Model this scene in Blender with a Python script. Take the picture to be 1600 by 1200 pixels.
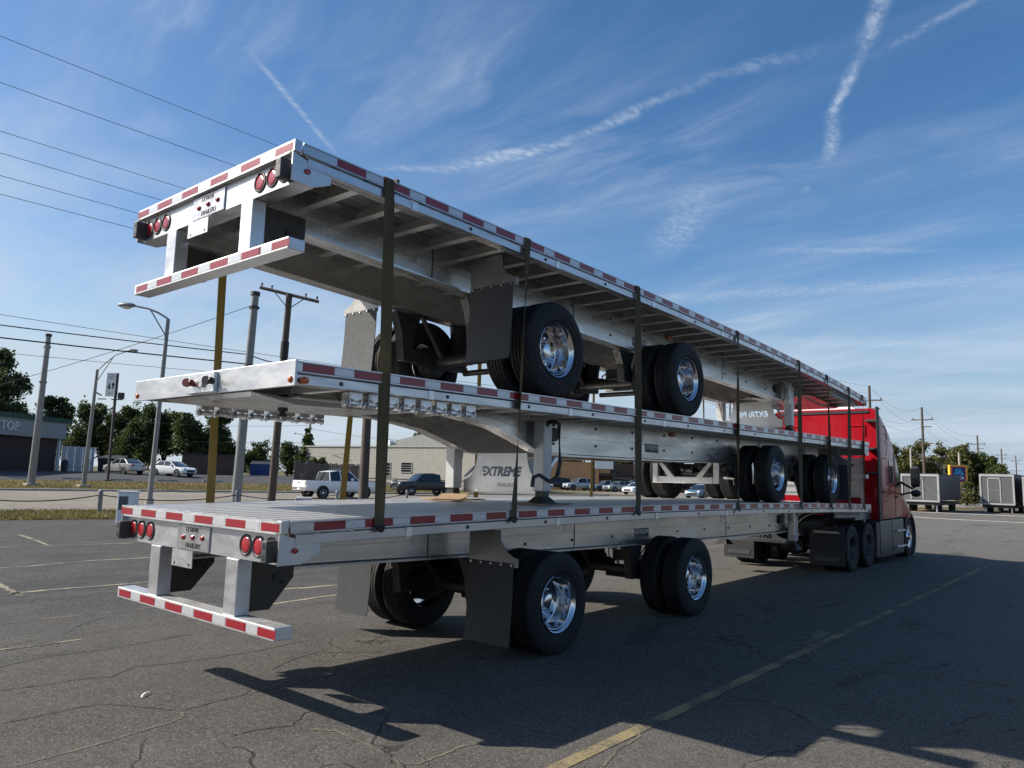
import bpy, bmesh, math, random
import numpy as np
from mathutils import Vector, Matrix
random.seed(7)
rng = np.random.default_rng(11)
S = bpy.context.scene
COL = S.collection
for o in list(bpy.data.objects):
    bpy.data.objects.remove(o)
PI = math.pi

# ------------------------------------------------------------------ camera
CAM = Vector((-2.9996, -4.5881, 1.7823))
cd = bpy.data.cameras.new("camera")
cam = bpy.data.objects.new("camera", cd)
COL.objects.link(cam)
RT = Vector((0.64201344, -0.76624461, 0.0262285))
DN = Vector((0.11117273, 0.05919096, -0.99203682))
FW = Vector((0.75859038, 0.63981687, 0.1231869))
m4 = Matrix.Identity(4)
for i in range(3):
    m4[i][0] = RT[i]; m4[i][1] = -DN[i]; m4[i][2] = -FW[i]; m4[i][3] = CAM[i]
cam.matrix_world = m4
cd.sensor_width = 36.0
cd.lens = 26.12
cd.clip_start = 0.05
cd.clip_end = 3000
S.camera = cam

# ------------------------------------------------------------------ light and exposure
SUN_DIR = Vector((-0.83, 1.07, 1.0)).normalized()      # towards the sun
ELEV = math.asin(SUN_DIR.z)
S.view_settings.view_transform = 'Standard'
S.view_settings.look = 'None'
S.view_settings.exposure = 0.55
S.view_settings.gamma = 1.0
S.view_settings.use_curve_mapping = False
sd = bpy.data.lights.new("sun", 'SUN')
sd.energy = 5.0
sd.angle = math.radians(0.53)
sd.color = (1.0, 0.93, 0.82)
sun = bpy.data.objects.new("sun", sd)
COL.objects.link(sun)
sun.rotation_euler = (-SUN_DIR).to_track_quat('-Z', 'Y').to_euler()
sun.location = (0, 0, 60)

W = bpy.data.worlds.new("World")
S.world = W
W.use_nodes = True
wt = W.node_tree
wt.nodes.clear()

class NT:
    """tiny wrapper for wiring nodes"""
    def __init__(s, tree): s.t = tree
    def n(s, typ, ins=None, **kw):
        nd = s.t.nodes.new(typ)
        for k, v in kw.items(): setattr(nd, k, v)
        for k, v in (ins or {}).items():
            if isinstance(v, bpy.types.NodeSocket): s.t.links.new(v, nd.inputs[k])
            else: nd.inputs[k].default_value = v
        return nd
    def math(s, op, a, b=None, c=None, clamp=False):
        nd = s.t.nodes.new('ShaderNodeMath'); nd.operation = op; nd.use_clamp = clamp
        for i, v in enumerate((a, b, c)):
            if v is None: continue
            if isinstance(v, bpy.types.NodeSocket): s.t.links.new(v, nd.inputs[i])
            else: nd.inputs[i].default_value = v
        return nd.outputs[0]
    def smooth(s, v, a, b, lo=0.0, hi=1.0):
        nd = s.t.nodes.new('ShaderNodeMapRange'); nd.interpolation_type = 'SMOOTHSTEP'
        s.t.links.new(v, nd.inputs[0])
        for i, q in enumerate((a, b, lo, hi)): nd.inputs[i+1].default_value = q
        return nd.outputs[0]
    def noise(s, vec, scale, detail=4, rough=0.55, dist=0.0, dim='3D'):
        nd = s.t.nodes.new('ShaderNodeTexNoise'); nd.noise_dimensions = dim
        s.t.links.new(vec, nd.inputs['Vector'])
        nd.inputs['Scale'].default_value = scale; nd.inputs['Detail'].default_value = detail
        nd.inputs['Roughness'].default_value = rough; nd.inputs['Distortion'].default_value = dist
        return nd.outputs[0]
    def mixc(s, f, a, b, typ='MIX'):
        nd = s.t.nodes.new('ShaderNodeMix'); nd.data_type = 'RGBA'; nd.blend_type = typ
        for k, v in ((0, f), (6, a), (7, b)):
            if isinstance(v, bpy.types.NodeSocket): s.t.links.new(v, nd.inputs[k])
            else: nd.inputs[k].default_value = v if k == 0 else (tuple(v) + (1,))[:4]
        return nd.outputs[2]
    def mapping(s, vec, scale=(1, 1, 1), rot=(0, 0, 0), loc=(0, 0, 0)):
        nd = s.t.nodes.new('ShaderNodeMapping')
        s.t.links.new(vec, nd.inputs[0])
        nd.inputs['Location'].default_value = loc
        nd.inputs['Rotation'].default_value = rot
        nd.inputs['Scale'].default_value = scale
        return nd.outputs[0]

w = NT(wt)
sky = w.n('ShaderNodeTexSky', sky_type='NISHITA')
sky.sun_disc = False
sky.sun_elevation = ELEV
sky.sun_rotation = math.atan2(SUN_DIR.x, SUN_DIR.y)
sky.air_density = 1.0; sky.dust_density = 1.2; sky.ozone_density = 3.0
sky.altitude = 150
SKY_STRENGTH = 0.098
tc = w.n('ShaderNodeTexCoord')
sep = w.n('ShaderNodeSeparateXYZ', {0: tc.outputs['Generated']})
zc = w.math('MAXIMUM', sep.outputs[2], 0.015)
px = w.math('DIVIDE', sep.outputs[0], zc)
py = w.math('DIVIDE', sep.outputs[1], zc)
zs = w.math('ADD', zc, 0.10)
cx = w.math('DIVIDE', sep.outputs[0], zs)
cy = w.math('DIVIDE', sep.outputs[1], zs)
P = w.n('ShaderNodeCombineXYZ', {0: px, 1: py}).outputs[0]     # position on a flat cloud layer
Q = w.n('ShaderNodeCombineXYZ', {0: cx, 1: cy}).outputs[0]     # same, curved down towards the horizon
# drawn-out cirrus
st = w.mapping(Q, scale=(2.6, 0.62, 1), rot=(0, 0, math.radians(-12)))
warp = w.noise(Q, 1.1, 3, 0.5)
stw = w.n('ShaderNodeVectorMath', {0: st}, operation='ADD')
wv = w.n('ShaderNodeCombineXYZ', {0: w.math('MULTIPLY', warp, 1.8), 1: w.math('MULTIPLY', warp, 0.9)}).outputs[0]
wt.links.new(wv, stw.inputs[1])
cir = w.noise(stw.outputs[0], 1.5, 9, 0.62, 0.35)
patch = w.noise(Q, 0.75, 3, 0.5, 0.3)
cirm = w.math('MULTIPLY', w.smooth(cir, 0.38, 0.80), w.smooth(patch, 0.30, 0.62))
# fine feathery texture
fea = w.noise(w.mapping(Q, scale=(7, 2.0, 1), rot=(0, 0, math.radians(25))), 1.6, 8, 0.65, 0.8)
cirm = w.math('MULTIPLY', cirm, w.smooth(fea, 0.22, 0.75, 0.35, 1.15))
# soft veil low down
veil = w.math('MULTIPLY', w.smooth(w.noise(w.mapping(Q, scale=(1, .45, 1)), 0.9, 5, 0.55, 0.4), 0.38, 0.72),
              w.smooth(sep.outputs[2], 0.42, 0.05))
NZ1 = w.noise(P, 7, 7, 0.62, 0.3)
NZ2 = w.noise(w.mapping(P, scale=(1, 1.9, 1), rot=(0, 0, .6)), 22, 6, 0.62, 0.5)
def trail(a, b, wd, amp, seed, dens=1.0, bw=0.02):
    """a streak of ice cloud between two points of the cloud layer"""
    ax, ay = a; bx, by = b
    L = math.hypot(bx-ax, by-ay); ux, uy = (bx-ax)/L, (by-ay)/L
    dx = w.math('SUBTRACT', px, ax); dy = w.math('SUBTRACT', py, ay)
    al = w.math('ADD', w.math('MULTIPLY', dx, ux), w.math('MULTIPLY', dy, uy))
    ac = w.math('ADD', w.math('MULTIPLY', dx, -uy), w.math('MULTIPLY', dy, ux))
    nz = NZ1
    ac = w.math('ADD', ac, w.math('MULTIPLY', w.math('SUBTRACT', nz, 0.5), amp))
    across = w.math('POWER', w.smooth(w.math('ABSOLUTE', ac), wd*1.15, 0.0), 1.8)
    along = w.math('MULTIPLY', w.smooth(al, -bw*1.5, bw*3+L*.12), w.smooth(al, L+bw*1.5, L-bw*3-L*.12))
    tx = NZ2
    d = w.math('MULTIPLY', w.math('MULTIPLY', across, along), w.smooth(tx, 0.30, 0.72, 0.18, 1.0))
    return w.math('MULTIPLY', d, dens*1.35)
T = [trail((1.42, .27), (1.756, .441), .034, .03, 1.3, .42), trail((1.756, .441), (2.06, .61), .026, .03, 2.1, .50),
     trail((2.03, .585), (2.32, .69), .034, .04, 3.7, .34), trail((2.47, .80), (2.53, .83), .03, .03, 4.4, .30),
     trail((1.50, 1.86), (1.66, 1.66), .05, .06, 5.2, .40, .05), trail((1.65, 1.69), (1.72, 1.26), .06, .09, 6.6, .55, .05),
     trail((1.72, 1.30), (1.65, .80), .045, .08, 7.1, .40, .06), trail((1.62, .85), (1.69, .50), .05, .10, 8.3, .22, .06),
     trail((.86, 1.58), (1.36, 1.90), .018, .01, 9.4, .34), trail((1.77, .41), (1.66, .12), .028, .03, 10.2, .25, .05),
     trail((3.55, 2.2), (4.2, .2), .22, .30, 11.8, .40, .5), trail((3.1, 1.15), (3.5, .6), .08, .1, 12.5, .35, .15),
     trail((2.25, 1.05), (2.95, 1.62), .15, .26, 13.3, .30, .15), trail((4.9, 2.3), (6.4, .3), .4, .3, 14.1, .35, .4)]
tot = cirm
cirm = w.math('MULTIPLY', cirm, w.smooth(cy, -0.1, 1.3, 0.35, 1.0))      # thins out away from the sun
tot = w.math('ADD', w.math('MULTIPLY', cirm, 0.60), w.math('MULTIPLY', veil, 0.85))
for t_ in T: tot = w.math('ADD', tot, t_)
hz = w.smooth(sep.outputs[2], 0.31, 0.0, 0.0, 0.82)          # milky air near the horizon
tot = w.math('MINIMUM', tot, 0.92)
skyc = w.n('ShaderNodeHueSaturation', {'Saturation': 1.23, 'Value': 1.0, 'Color': sky.outputs[0]}).outputs[0]
cloudc = (4.3, 4.95, 5.8)
sunh = w.math('ADD', w.math('MULTIPLY', sep.outputs[0], SUN_DIR.x), w.math('MULTIPLY', sep.outputs[1], SUN_DIR.y))
hzc = w.mixc(w.smooth(sunh, -0.55, 0.55), (2.6, 3.35, 4.3), (4.2, 4.8, 5.3))      # milky air, paler on the sun's side
skyc = w.mixc(hz, skyc, hzc)
low = w.math('MULTIPLY', w.smooth(sunh, -0.15, 0.6), w.smooth(sep.outputs[2], 0.52, 0.10))      # thin milky cloud low on the sun's side
low = w.math('MULTIPLY', low, w.smooth(w.noise(w.mapping(Q, scale=(.9, .55, 1), loc=(2.3, .4, 0)), 1.7, 6, .55, .5), .34, .66, .12, .78))
skyc = w.mixc(low, skyc, (4.3, 4.8, 5.35))
colr = w.mixc(tot, skyc, cloudc)
bg = w.n('ShaderNodeBackground', {'Color': colr, 'Strength': SKY_STRENGTH})
wo = w.n('ShaderNodeOutputWorld', {'Surface': bg.outputs[0]})

# ------------------------------------------------------------------ materials
def mk(name):
    m = bpy.data.materials.new(name); m.use_nodes = True
    t = m.node_tree; t.nodes.clear()
    nt = NT(t)
    b = nt.n('ShaderNodeBsdfPrincipled')
    nt.n('ShaderNodeOutputMaterial', {'Surface': b.outputs[0]})
    return m, nt, b
def setc(nt, sock, v):
    if isinstance(v, bpy.types.NodeSocket): nt.t.links.new(v, sock)
    else: sock.default_value = (tuple(v)+(1,))[:4] if hasattr(v, '__len__') else v
def mat(name, c, rough=0.5, metal=0.0, var=0.12, vs=6.0, bump=0.0, bs=60.0, coat=0.0, rv=0.0, scale=(1, 1, 1), spec=0.5, dirt=0.0):
    m, nt, b = mk(name)
    tcn = nt.n('ShaderNodeTexCoord')
    v = nt.mapping(tcn.outputs['Object'], scale=scale)
    nz = nt.noise(v, vs, 5, 0.6)
    lo = [max(0, q*(1-var)) for q in c]; hi = [min(1, q*(1+var)) for q in c]
    col = nt.mixc(nt.smooth(nz, 0.3, 0.7), lo, hi)
    if dirt:
        dn = nt.noise(tcn.outputs['Object'], 2.3, 6, 0.7, 0.4)
        col = nt.mixc(nt.math('MULTIPLY', nt.smooth(dn, 0.5, 0.75), dirt), col, (0.12, 0.10, 0.08))
    setc(nt, b.inputs['Base Color'], col)
    if rv:
        setc(nt, b.inputs['Roughness'], nt.smooth(nt.noise(v, vs*2.3, 4, 0.6), 0.3, 0.7, max(0.02, rough-rv), rough+rv))
    else: b.inputs['Roughness'].default_value = rough
    b.inputs['Metallic'].default_value = metal
    b.inputs['Specular IOR Level'].default_value = spec
    if coat:
        b.inputs['Coat Weight'].default_value = coat; b.inputs['Coat Roughness'].default_value = 0.04
    if bump:
        bn = nt.n('ShaderNodeBump', {'Strength': bump, 'Distance': 0.01, 'Height': nt.noise(v, bs, 4, 0.6)})
        nt.t.links.new(bn.outputs[0], b.inputs['Normal'])
    return m
M = {}
M['alu'] = mat('mill_aluminium', (.60, .59, .575), .30, .9, .13, 1.3, .006, 5, rv=.08, scale=(.5, 2, 2.6), dirt=.16)
M['alu_shade'] = mat('shaded_bracket_aluminium', (.30, .29, .275), .42, .8, .10, 3.0, rv=.06, dirt=.15)  # aluminium darkened to carry the deck's shade on the flap brackets
M['alu_rail'] = mat('extruded_rail_aluminium', (.53, .53, .54), .34, .9, .10, 1.8, .004, 8, rv=.07, scale=(.6, 3, 5), dirt=.12)
M['alu_plate'] = mat('rear_plate_aluminium', (.56, .56, .57), .40, .85, .07, 2.2, .02, 10, rv=.07, scale=(2, .8, 2.5))
M['alu_deck'] = mat('deck_aluminium', (.66, .65, .63), .50, .75, .10, 1.6, .03, 20, rv=.06, scale=(.5, 5, 5), dirt=.10)
M['alu_white'] = mat('bright_bumper_aluminium', (.62, .62, .62), .50, .85, .05, 3.0, .01, 30, rv=.06)
M['xmember'] = mat('crossmember_aluminium', (.72, .71, .68), .40, .7, .05, 3.0)  # aluminium brightened, painting in the light reflected onto the crossmembers
M['chrome'] = mat('polished_wheel_aluminium', (.68, .68, .69), .12, 1.0, .03, 6.0, rv=.03)
M['winch'] = mat('galvanised_winch_steel', (.66, .66, .67), .38, 1.0, .15, 18, .05, 60, rv=.1)
M['leg_paint'] = mat('landing_gear_grey_paint', (.46, .47, .48), .38, .25, .06, 7, coat=.2)
M['rubber'] = mat('tyre_rubber', (.012, .012, .0135), .74, 0, .25, 20, .05, 90, rv=.06, spec=.35, dirt=.16)
M['tread'] = M['rubber']
M['black'] = mat('black_rubber', (.016, .016, .018), .6, 0, .2, 15, .03, 70, rv=.1)
M['dock'] = mat('grey_dock_rubber', (.05, .05, .052), .55, 0, .15, 15, rv=.08)
M['flap'] = mat('mud_flap_rubber', (.030, .032, .036), .62, 0, .1, 8, .03, 40, rv=.06)
M['axle'] = mat('black_axle_paint', (.024, .023, .022), .5, .1, .3, 12, .05, 60, rv=.12, dirt=.3)
M['bracket'] = mat('dark_bumper_bracket_steel', (.055, .048, .042), .5, .5, .1, 8, rv=.08)
M['red_tape'] = mat('red_reflective_tape', (.25, .007, .016), .34, 0, .10, 40, coat=.3)
M['white_tape'] = mat('silver_reflective_tape', (.55, .56, .58), .34, .35, .12, 60, coat=.3)
M['red_lens'] = mat('red_lamp_lens', (.33, .010, .018), .18, 0, .35, 70, .25, 90, coat=.6)
M['amber_lens'] = mat('amber_lamp_lens', (.50, .09, .01), .2, 0, .2, 50, coat=.6)
M['ink'] = mat('black_print', (.012, .012, .014), .5)
M['ink_white'] = mat('white_print', (.72, .73, .74), .5)
M['strap'] = mat('olive_strap_webbing', (.085, .074, .042), .8, 0, .18, 30, .25, 160, scale=(1, 1, .35))
def _stripes(m):
    nt = NT(m.node_tree); b = [n for n in m.node_tree.nodes if n.type == 'BSDF_PRINCIPLED'][0]
    tcn = nt.n('ShaderNodeTexCoord'); sx = nt.n('ShaderNodeSeparateXYZ', {0: tcn.outputs['Object']})
    wv_ = nt.math('SINE', nt.math('MULTIPLY', sx.outputs[2], 900.0))
    gr = nt.noise(nt.mapping(tcn.outputs['Object'], scale=(3, 3, .8)), 2.2, 5, .7)
    col = nt.mixc(nt.smooth(gr, .35, .7), (.095, .085, .056), (.175, .150, .088))
    col = nt.mixc(nt.math('MULTIPLY', nt.smooth(wv_, .2, .9), .35), col, (.03, .028, .02))
    nt.t.links.new(col, b.inputs['Base Color'])
_stripes(M['strap'])
def _translucent(m, col, f):
    nt = NT(m.node_tree); b = [n for n in m.node_tree.nodes if n.type == 'BSDF_PRINCIPLED'][0]; out = [n for n in m.node_tree.nodes if n.type == 'OUTPUT_MATERIAL'][0]
    tl = nt.n('ShaderNodeBsdfTranslucent', {'Color': tuple(col)+(1,)})
    mx = nt.n('ShaderNodeMixShader', {0: f, 1: b.outputs[0], 2: tl.outputs[0]}); m.node_tree.links.new(mx.outputs[0], out.inputs[0])
_translucent(M['strap'], (.36, .30, .065), .38)
M['hook'] = mat('black_strap_hook', (.012, .012, .012), .45, .4)
M['card'] = mat('tan_cardboard', (.30, .205, .12), .8, 0, .12, 6, .05, 40)
M['red_paint'] = mat('red_truck_paint', (.33, .005, .014), .34, 0, .03, 3, coat=.45, spec=.12)
for _n in M['red_paint'].node_tree.nodes:
    if _n.type == 'BSDF_PRINCIPLED': _n.inputs['Coat IOR'].default_value = 1.42
M['grey_plastic'] = mat('dark_grey_skirt_plastic', (.045, .046, .050), .45, 0, .08, 6, rv=.08)
M['step'] = mat('step_aluminium', (.5, .5, .52), .35, 1.0)
M['glass'] = mat('dark_window_glass', (.012, .014, .016), .05, 0, .0, 3, spec=.8)
M['conc'] = mat('pale_concrete', (.36, .33, .28), .85, 0, .14, 1.2, .1, 40, dirt=.25)
M['galv'] = mat('galvanised_pole_steel', (.23, .24, .245), .55, .5, .10, 4, rv=.1)
M['wood_pole'] = mat('weathered_pole_wood', (.085, .065, .05), .85, 0, .3, 5, .2, 30, scale=(6, 6, .6))
M['dark_steel'] = mat('dark_sign_steel', (.05, .045, .045), .6, .3, .15, 5)
M['wire'] = mat('black_wire', (.02, .02, .022), .6)
M['brick_dark'] = mat('dark_brown_brick', (.060, .036, .034), .85, 0, .22, 9, .15, 40)
M['fascia'] = mat('grey_fascia_panel', (.30, .30, .285), .7, 0, .06, 3)
M['green_trim'] = mat('dark_green_trim', (.016, .060, .042), .6)
M['sign_white'] = mat('white_sign_letter', (.72, .72, .70), .5)
M['beige'] = mat('beige_painted_block', (.31, .30, .265), .85, 0, .08, 2.0, .1, 30, dirt=.2)
M['shingle'] = mat('grey_roof_shingle', (.16, .165, .15), .9, 0, .25, 4, .2, 20)
M['orange'] = mat('orange_stucco_wall', (.62, .33, .15), .85, 0, .06, 1.2)
M['brown'] = mat('brown_stucco_wall', (.095, .055, .042), .85, 0, .12, 2)
M['fence_wood'] = mat('weathered_fence_board', (.14, .105, .09), .85, 0, .25, 6, .1, 30)
M['fence_white'] = mat('pale_grey_fence_panel', (.40, .42, .45), .6, 0, .08, 2)
M['blue_bin'] = mat('blue_dumpster_paint', (.02, .06, .20), .5, 0, .2, 3)
M['bark'] = mat('tree_bark', (.075, .055, .04), .9, 0, .3, 6, .3, 20)
M['frame_grey'] = mat('pale_grey_frame', (.36, .365, .37), .5, .1, .06, 3)
M['box_grey'] = mat('grey_trailer_panel', (.10, .106, .108), .55, .1, .08, 2)
M['box_dark'] = mat('dark_trailer_side', (.045, .05, .058), .5, .1, .12, 2)
M['white'] = mat('white_paint', (.78, .78, .77), .45, 0, .05, 3)
M['yellow'] = mat('yellow_sign_frame', (.75, .42, .04), .5)
M['aldi_blue'] = mat('dark_blue_sign', (.006, .016, .12), .4)
M['aldi_cyan'] = mat('light_blue_sign_mark', (.03, .42, .75), .4)
M['aldi_red'] = mat('red_sign_border', (.60, .05, .02), .4)
M['barrel'] = M['galv']

def asphalt(name, base, seal=False):
    m, nt, b = mk(name)
    g = nt.n('ShaderNodeNewGeometry').outputs['Position']
    big = nt.noise(g, 0.16, 5, 0.6, 0.4)
    mid = nt.noise(g, 1.3, 6, 0.65, 0.3)
    agg = nt.noise(g, 85, 3, 0.75)
    agg2 = nt.n('ShaderNodeTexVoronoi', {'Vector': g, 'Scale': 110.0}).outputs['Color']
    ag = nt.n('ShaderNodeSeparateColor', {0: agg2}).outputs[0]
    c = nt.mixc(nt.smooth(big, 0.32, 0.68), [q*.74 for q in base], [q*1.22 for q in base])
    if seal:      # darker seal coat on the far side of the lot, bare paler asphalt towards the drive
        ps = nt.n('ShaderNodeSeparateXYZ', {0: g})
        e1 = nt.math('ADD', ps.outputs[1], nt.math('MULTIPLY', nt.math('SUBTRACT', mid, .5), 3.0))
        c = nt.mixc(nt.math('MULTIPLY', nt.smooth(e1, 3.6, 6.0), nt.smooth(ps.outputs[0], 17, 9)), c, (.050, .051, .053))
        c = nt.mixc(nt.math('MULTIPLY', nt.math('MULTIPLY', nt.smooth(e1, 5.0, 2.6), nt.smooth(ps.outputs[0], 1.5, 9)), nt.smooth(mid, .25, .7, .35, .9)), c, nt.mixc(nt.smooth(agg, .35, .6), (.075, .069, .060), (.165, .152, .130)))
        c = nt.mixc(nt.math('MULTIPLY', nt.smooth(nt.math('ADD', ps.outputs[0], nt.math('MULTIPLY', mid, 8.0)), 16, 38), .85), c, nt.mixc(big, (.13, .125, .115), (.23, .22, .20)))
    c = nt.mixc(nt.math('MULTIPLY', nt.smooth(mid, 0.38, 0.72), 0.60), c, [q*1.45 for q in base])
    sp = nt.math('MULTIPLY', nt.smooth(ag, 0.60, 1.0), 0.70)
    c = nt.mixc(sp, c, [min(1, q*3.0) for q in base])
    c = nt.mixc(nt.math('MULTIPLY', nt.smooth(agg, 0.54, 0.34), 0.88), c, [q*.35 for q in base])
    m2 = nt.noise(g, 21, 5, .7); m3 = nt.noise(g, 5.5, 4, .6)
    c = nt.mixc(nt.math('MULTIPLY', nt.smooth(m2, .50, .72), .55), c, [q*1.75 for q in base])
    c = nt.mixc(nt.math('MULTIPLY', nt.smooth(m2, .48, .30), .55), c, [q*.48 for q in base])
    c = nt.mixc(nt.math('MULTIPLY', nt.smooth(m3, .52, .70), .30), c, [q*.55 for q in base])
    fl = nt.n('ShaderNodeTexVoronoi', {'Vector': g, 'Scale': 26.0, 'Randomness': 1.0})
    flc = nt.n('ShaderNodeSeparateColor', {0: fl.outputs['Color']}).outputs[0]
    fleck = nt.math('MULTIPLY', nt.smooth(fl.outputs['Distance'], .16, .08), nt.smooth(flc, .90, .93))
    c = nt.mixc(nt.math('MULTIPLY', fleck, .8), c, [min(1, q*3.4) for q in base])
    # oil and tyre stains
    stn = nt.noise(nt.mapping(g, scale=(.35, 1.1, 1)), 0.9, 5, 0.6, 0.8)
    c = nt.mixc(nt.math('MULTIPLY', nt.smooth(stn, 0.56, 0.72), 0.55), c, [q*.45 for q in base])
    # network of fine dark cracks
    wrp = nt.n('ShaderNodeVectorMath', {0: g}, operation='ADD')
    nv = nt.n('ShaderNodeTexNoise', {'Vector': g, 'Scale': 1.1, 'Detail': 5.0})
    sc = nt.n('ShaderNodeVectorMath', {0: nv.outputs['Color']}, operation='SCALE'); sc.inputs['Scale'].default_value = 1.3
    nt.t.links.new(sc.outputs[0], wrp.inputs[1])
    vo = nt.n('ShaderNodeTexVoronoi', {'Vector': wrp.outputs[0], 'Scale': 0.42}, feature='DISTANCE_TO_EDGE').outputs['Distance']
    vo2 = nt.n('ShaderNodeTexVoronoi', {'Vector': wrp.outputs[0], 'Scale': 1.35}, feature='DISTANCE_TO_EDGE').outputs['Distance']
    ck2 = nt.math('MULTIPLY', nt.smooth(vo2, 0.012, 0.002), nt.smooth(nt.noise(g, .33, 3), .56, .66))
    ck = nt.math('MULTIPLY', nt.smooth(vo, 0.008, 0.0015), nt.smooth(nt.noise(g, .5, 2), .40, .56))
    ck = nt.math('MAXIMUM', ck, nt.math('MULTIPLY', ck2, .8))
    # pale weathered rim along the cracks
    rim_ = nt.math('MULTIPLY', nt.smooth(vo, 0.05, 0.006), nt.smooth(nt.noise(g, .5, 2), .40, .56))
    c = nt.mixc(nt.math('MULTIPLY', rim_, nt.smooth(agg, .4, .6, .0, .35)), c, [q*1.9 for q in base])
    c = nt.mixc(nt.math('MULTIPLY', ck, 0.62), c, [q*.24 for q in base])
    setc(nt, b.inputs['Base Color'], c)
    setc(nt, b.inputs['Roughness'], nt.smooth(mid, 0.3, 0.7, 0.78, 0.92))
    b.inputs['Specular IOR Level'].default_value = 0.12
    hgt = nt.math('ADD', nt.math('MULTIPLY', agg, 0.6), nt.math('SUBTRACT', nt.math('MULTIPLY', ag, .5), nt.math('MULTIPLY', ck, 2.0)))
    bn = nt.n('ShaderNodeBump', {'Strength': 0.55, 'Distance': 0.006, 'Height': hgt})
    nt.t.links.new(bn.outputs[0], b.inputs['Normal'])
    return m
M['asphalt'] = asphalt('parking_lot_asphalt', (.083, .078, .070), True)
M['asphalt2'] = asphalt('far_lot_asphalt', (.065, .066, .07))
M['roadc'] = asphalt('pale_concrete_road', (.20, .18, .15))
def soil(name, a, bcol, c3):
    m, nt, b = mk(name)
    g = nt.n('ShaderNodeNewGeometry').outputs['Position']
    n1 = nt.noise(g, 0.7, 6, 0.65, 0.4); n2 = nt.noise(g, 14, 5, 0.7)
    c = nt.mixc(nt.smooth(n1, .35, .65), a, bcol)
    c = nt.mixc(nt.math('MULTIPLY', nt.smooth(n2, .45, .7), .7), c, c3)
    setc(nt, b.inputs['Base Color'], c); b.inputs['Roughness'].default_value = .95
    b.inputs['Specular IOR Level'].default_value = .1
    bn = nt.n('ShaderNodeBump', {'Strength': .8, 'Distance': .05, 'Height': n2}); nt.t.links.new(bn.outputs[0], b.inputs['Normal'])
    return m
M['verge'] = soil('dry_verge_grass', (.16, .125, .055), (.22, .165, .08), (.09, .085, .035))
M['ground'] = soil('dry_ground', (.11, .10, .06), (.16, .135, .08), (.07, .075, .04))
def leafmat(name, a, b_, tr=0.25):
    m, nt, b = mk(name)
    oi = nt.n('ShaderNodeNewGeometry')
    rnd = oi.outputs['Random Per Island']
    c = nt.mixc(rnd, a, b_)
    setc(nt, b.inputs['Base Color'], c)
    b.inputs['Roughness'].default_value = .6
    b.inputs['Specular IOR Level'].default_value = .25
    out = [n for n in nt.t.nodes if n.type == 'OUTPUT_MATERIAL'][0]
    tl = nt.n('ShaderNodeBsdfTranslucent', {'Color': nt.mixc(.5, c, (.12, .16, .03))})
    mx = nt.n('ShaderNodeMixShader', {0: tr, 1: b.outputs[0], 2: tl.outputs[0]})
    nt.t.links.new(mx.outputs[0], out.inputs[0])
    return m
M['leaf_dark'] = leafmat('dark_green_leaves', (.028, .046, .018), (.075, .098, .038))
M['leaf_mid'] = leafmat('mid_green_leaves', (.038, .058, .016), (.085, .105, .032))
M['leaf_gold'] = leafmat('yellowing_leaves', (.070, .078, .026), (.15, .14, .050), .3)
M['leaf_far'] = leafmat('far_hedge_leaves', (.032, .050, .02), (.075, .095, .035))
M['dry_blade'] = leafmat('dry_grass_blades', (.15, .12, .045), (.27, .20, .09), .3)
_paint = {}
def paint(c, metal=0.3):
    k = (tuple(c), metal)
    if k not in _paint: _paint[k] = mat('car_paint', c, .30, metal, .03, 2, coat=(.8 if max(c) > .1 else .3))
    return _paint[k]
def faded(name, c, lo, hi, base=(.083, .078, .070)):
    """old line paint with asphalt worn through"""
    m, nt, b = mk(name)
    g = nt.n('ShaderNodeNewGeometry').outputs['Position']
    nz = nt.math('ADD', nt.math('MULTIPLY', nt.noise(g, 2.2, 4, .6), .55), nt.math('MULTIPLY', nt.noise(g, 38, 4, .75), .45))
    f = nt.smooth(nz, lo, hi)
    col = nt.mixc(f, nt.mixc(nt.smooth(nt.noise(g, 85, 3, .7), .4, .6), [q*.6 for q in base], [q*1.3 for q in base]), c)
    setc(nt, b.inputs['Base Color'], col); b.inputs['Roughness'].default_value = .85
    b.inputs['Specular IOR Level'].default_value = .25
    bn = nt.n('ShaderNodeBump', {'Strength': .5, 'Distance': .006, 'Height': nt.noise(g, 85, 3, .75)}); nt.t.links.new(bn.outputs[0], b.inputs['Normal'])
    return m
M['yline'] = faded('yellow_line_paint', (.27, .215, .115), .40, .60)
M['oldline'] = faded('worn_pale_line_paint', (.33, .29, .20), .40, .56)
M['crackfill'] = faded('tan_crack_filling', (.19, .16, .115), .38, .60)
M['crackdark'] = mat('open_crack_shadowless', (.022, .021, .020), .95, 0, .3, 8)
M['roadline'] = faded('pale_drive_line', (.42, .39, .33), .3, .5)

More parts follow.
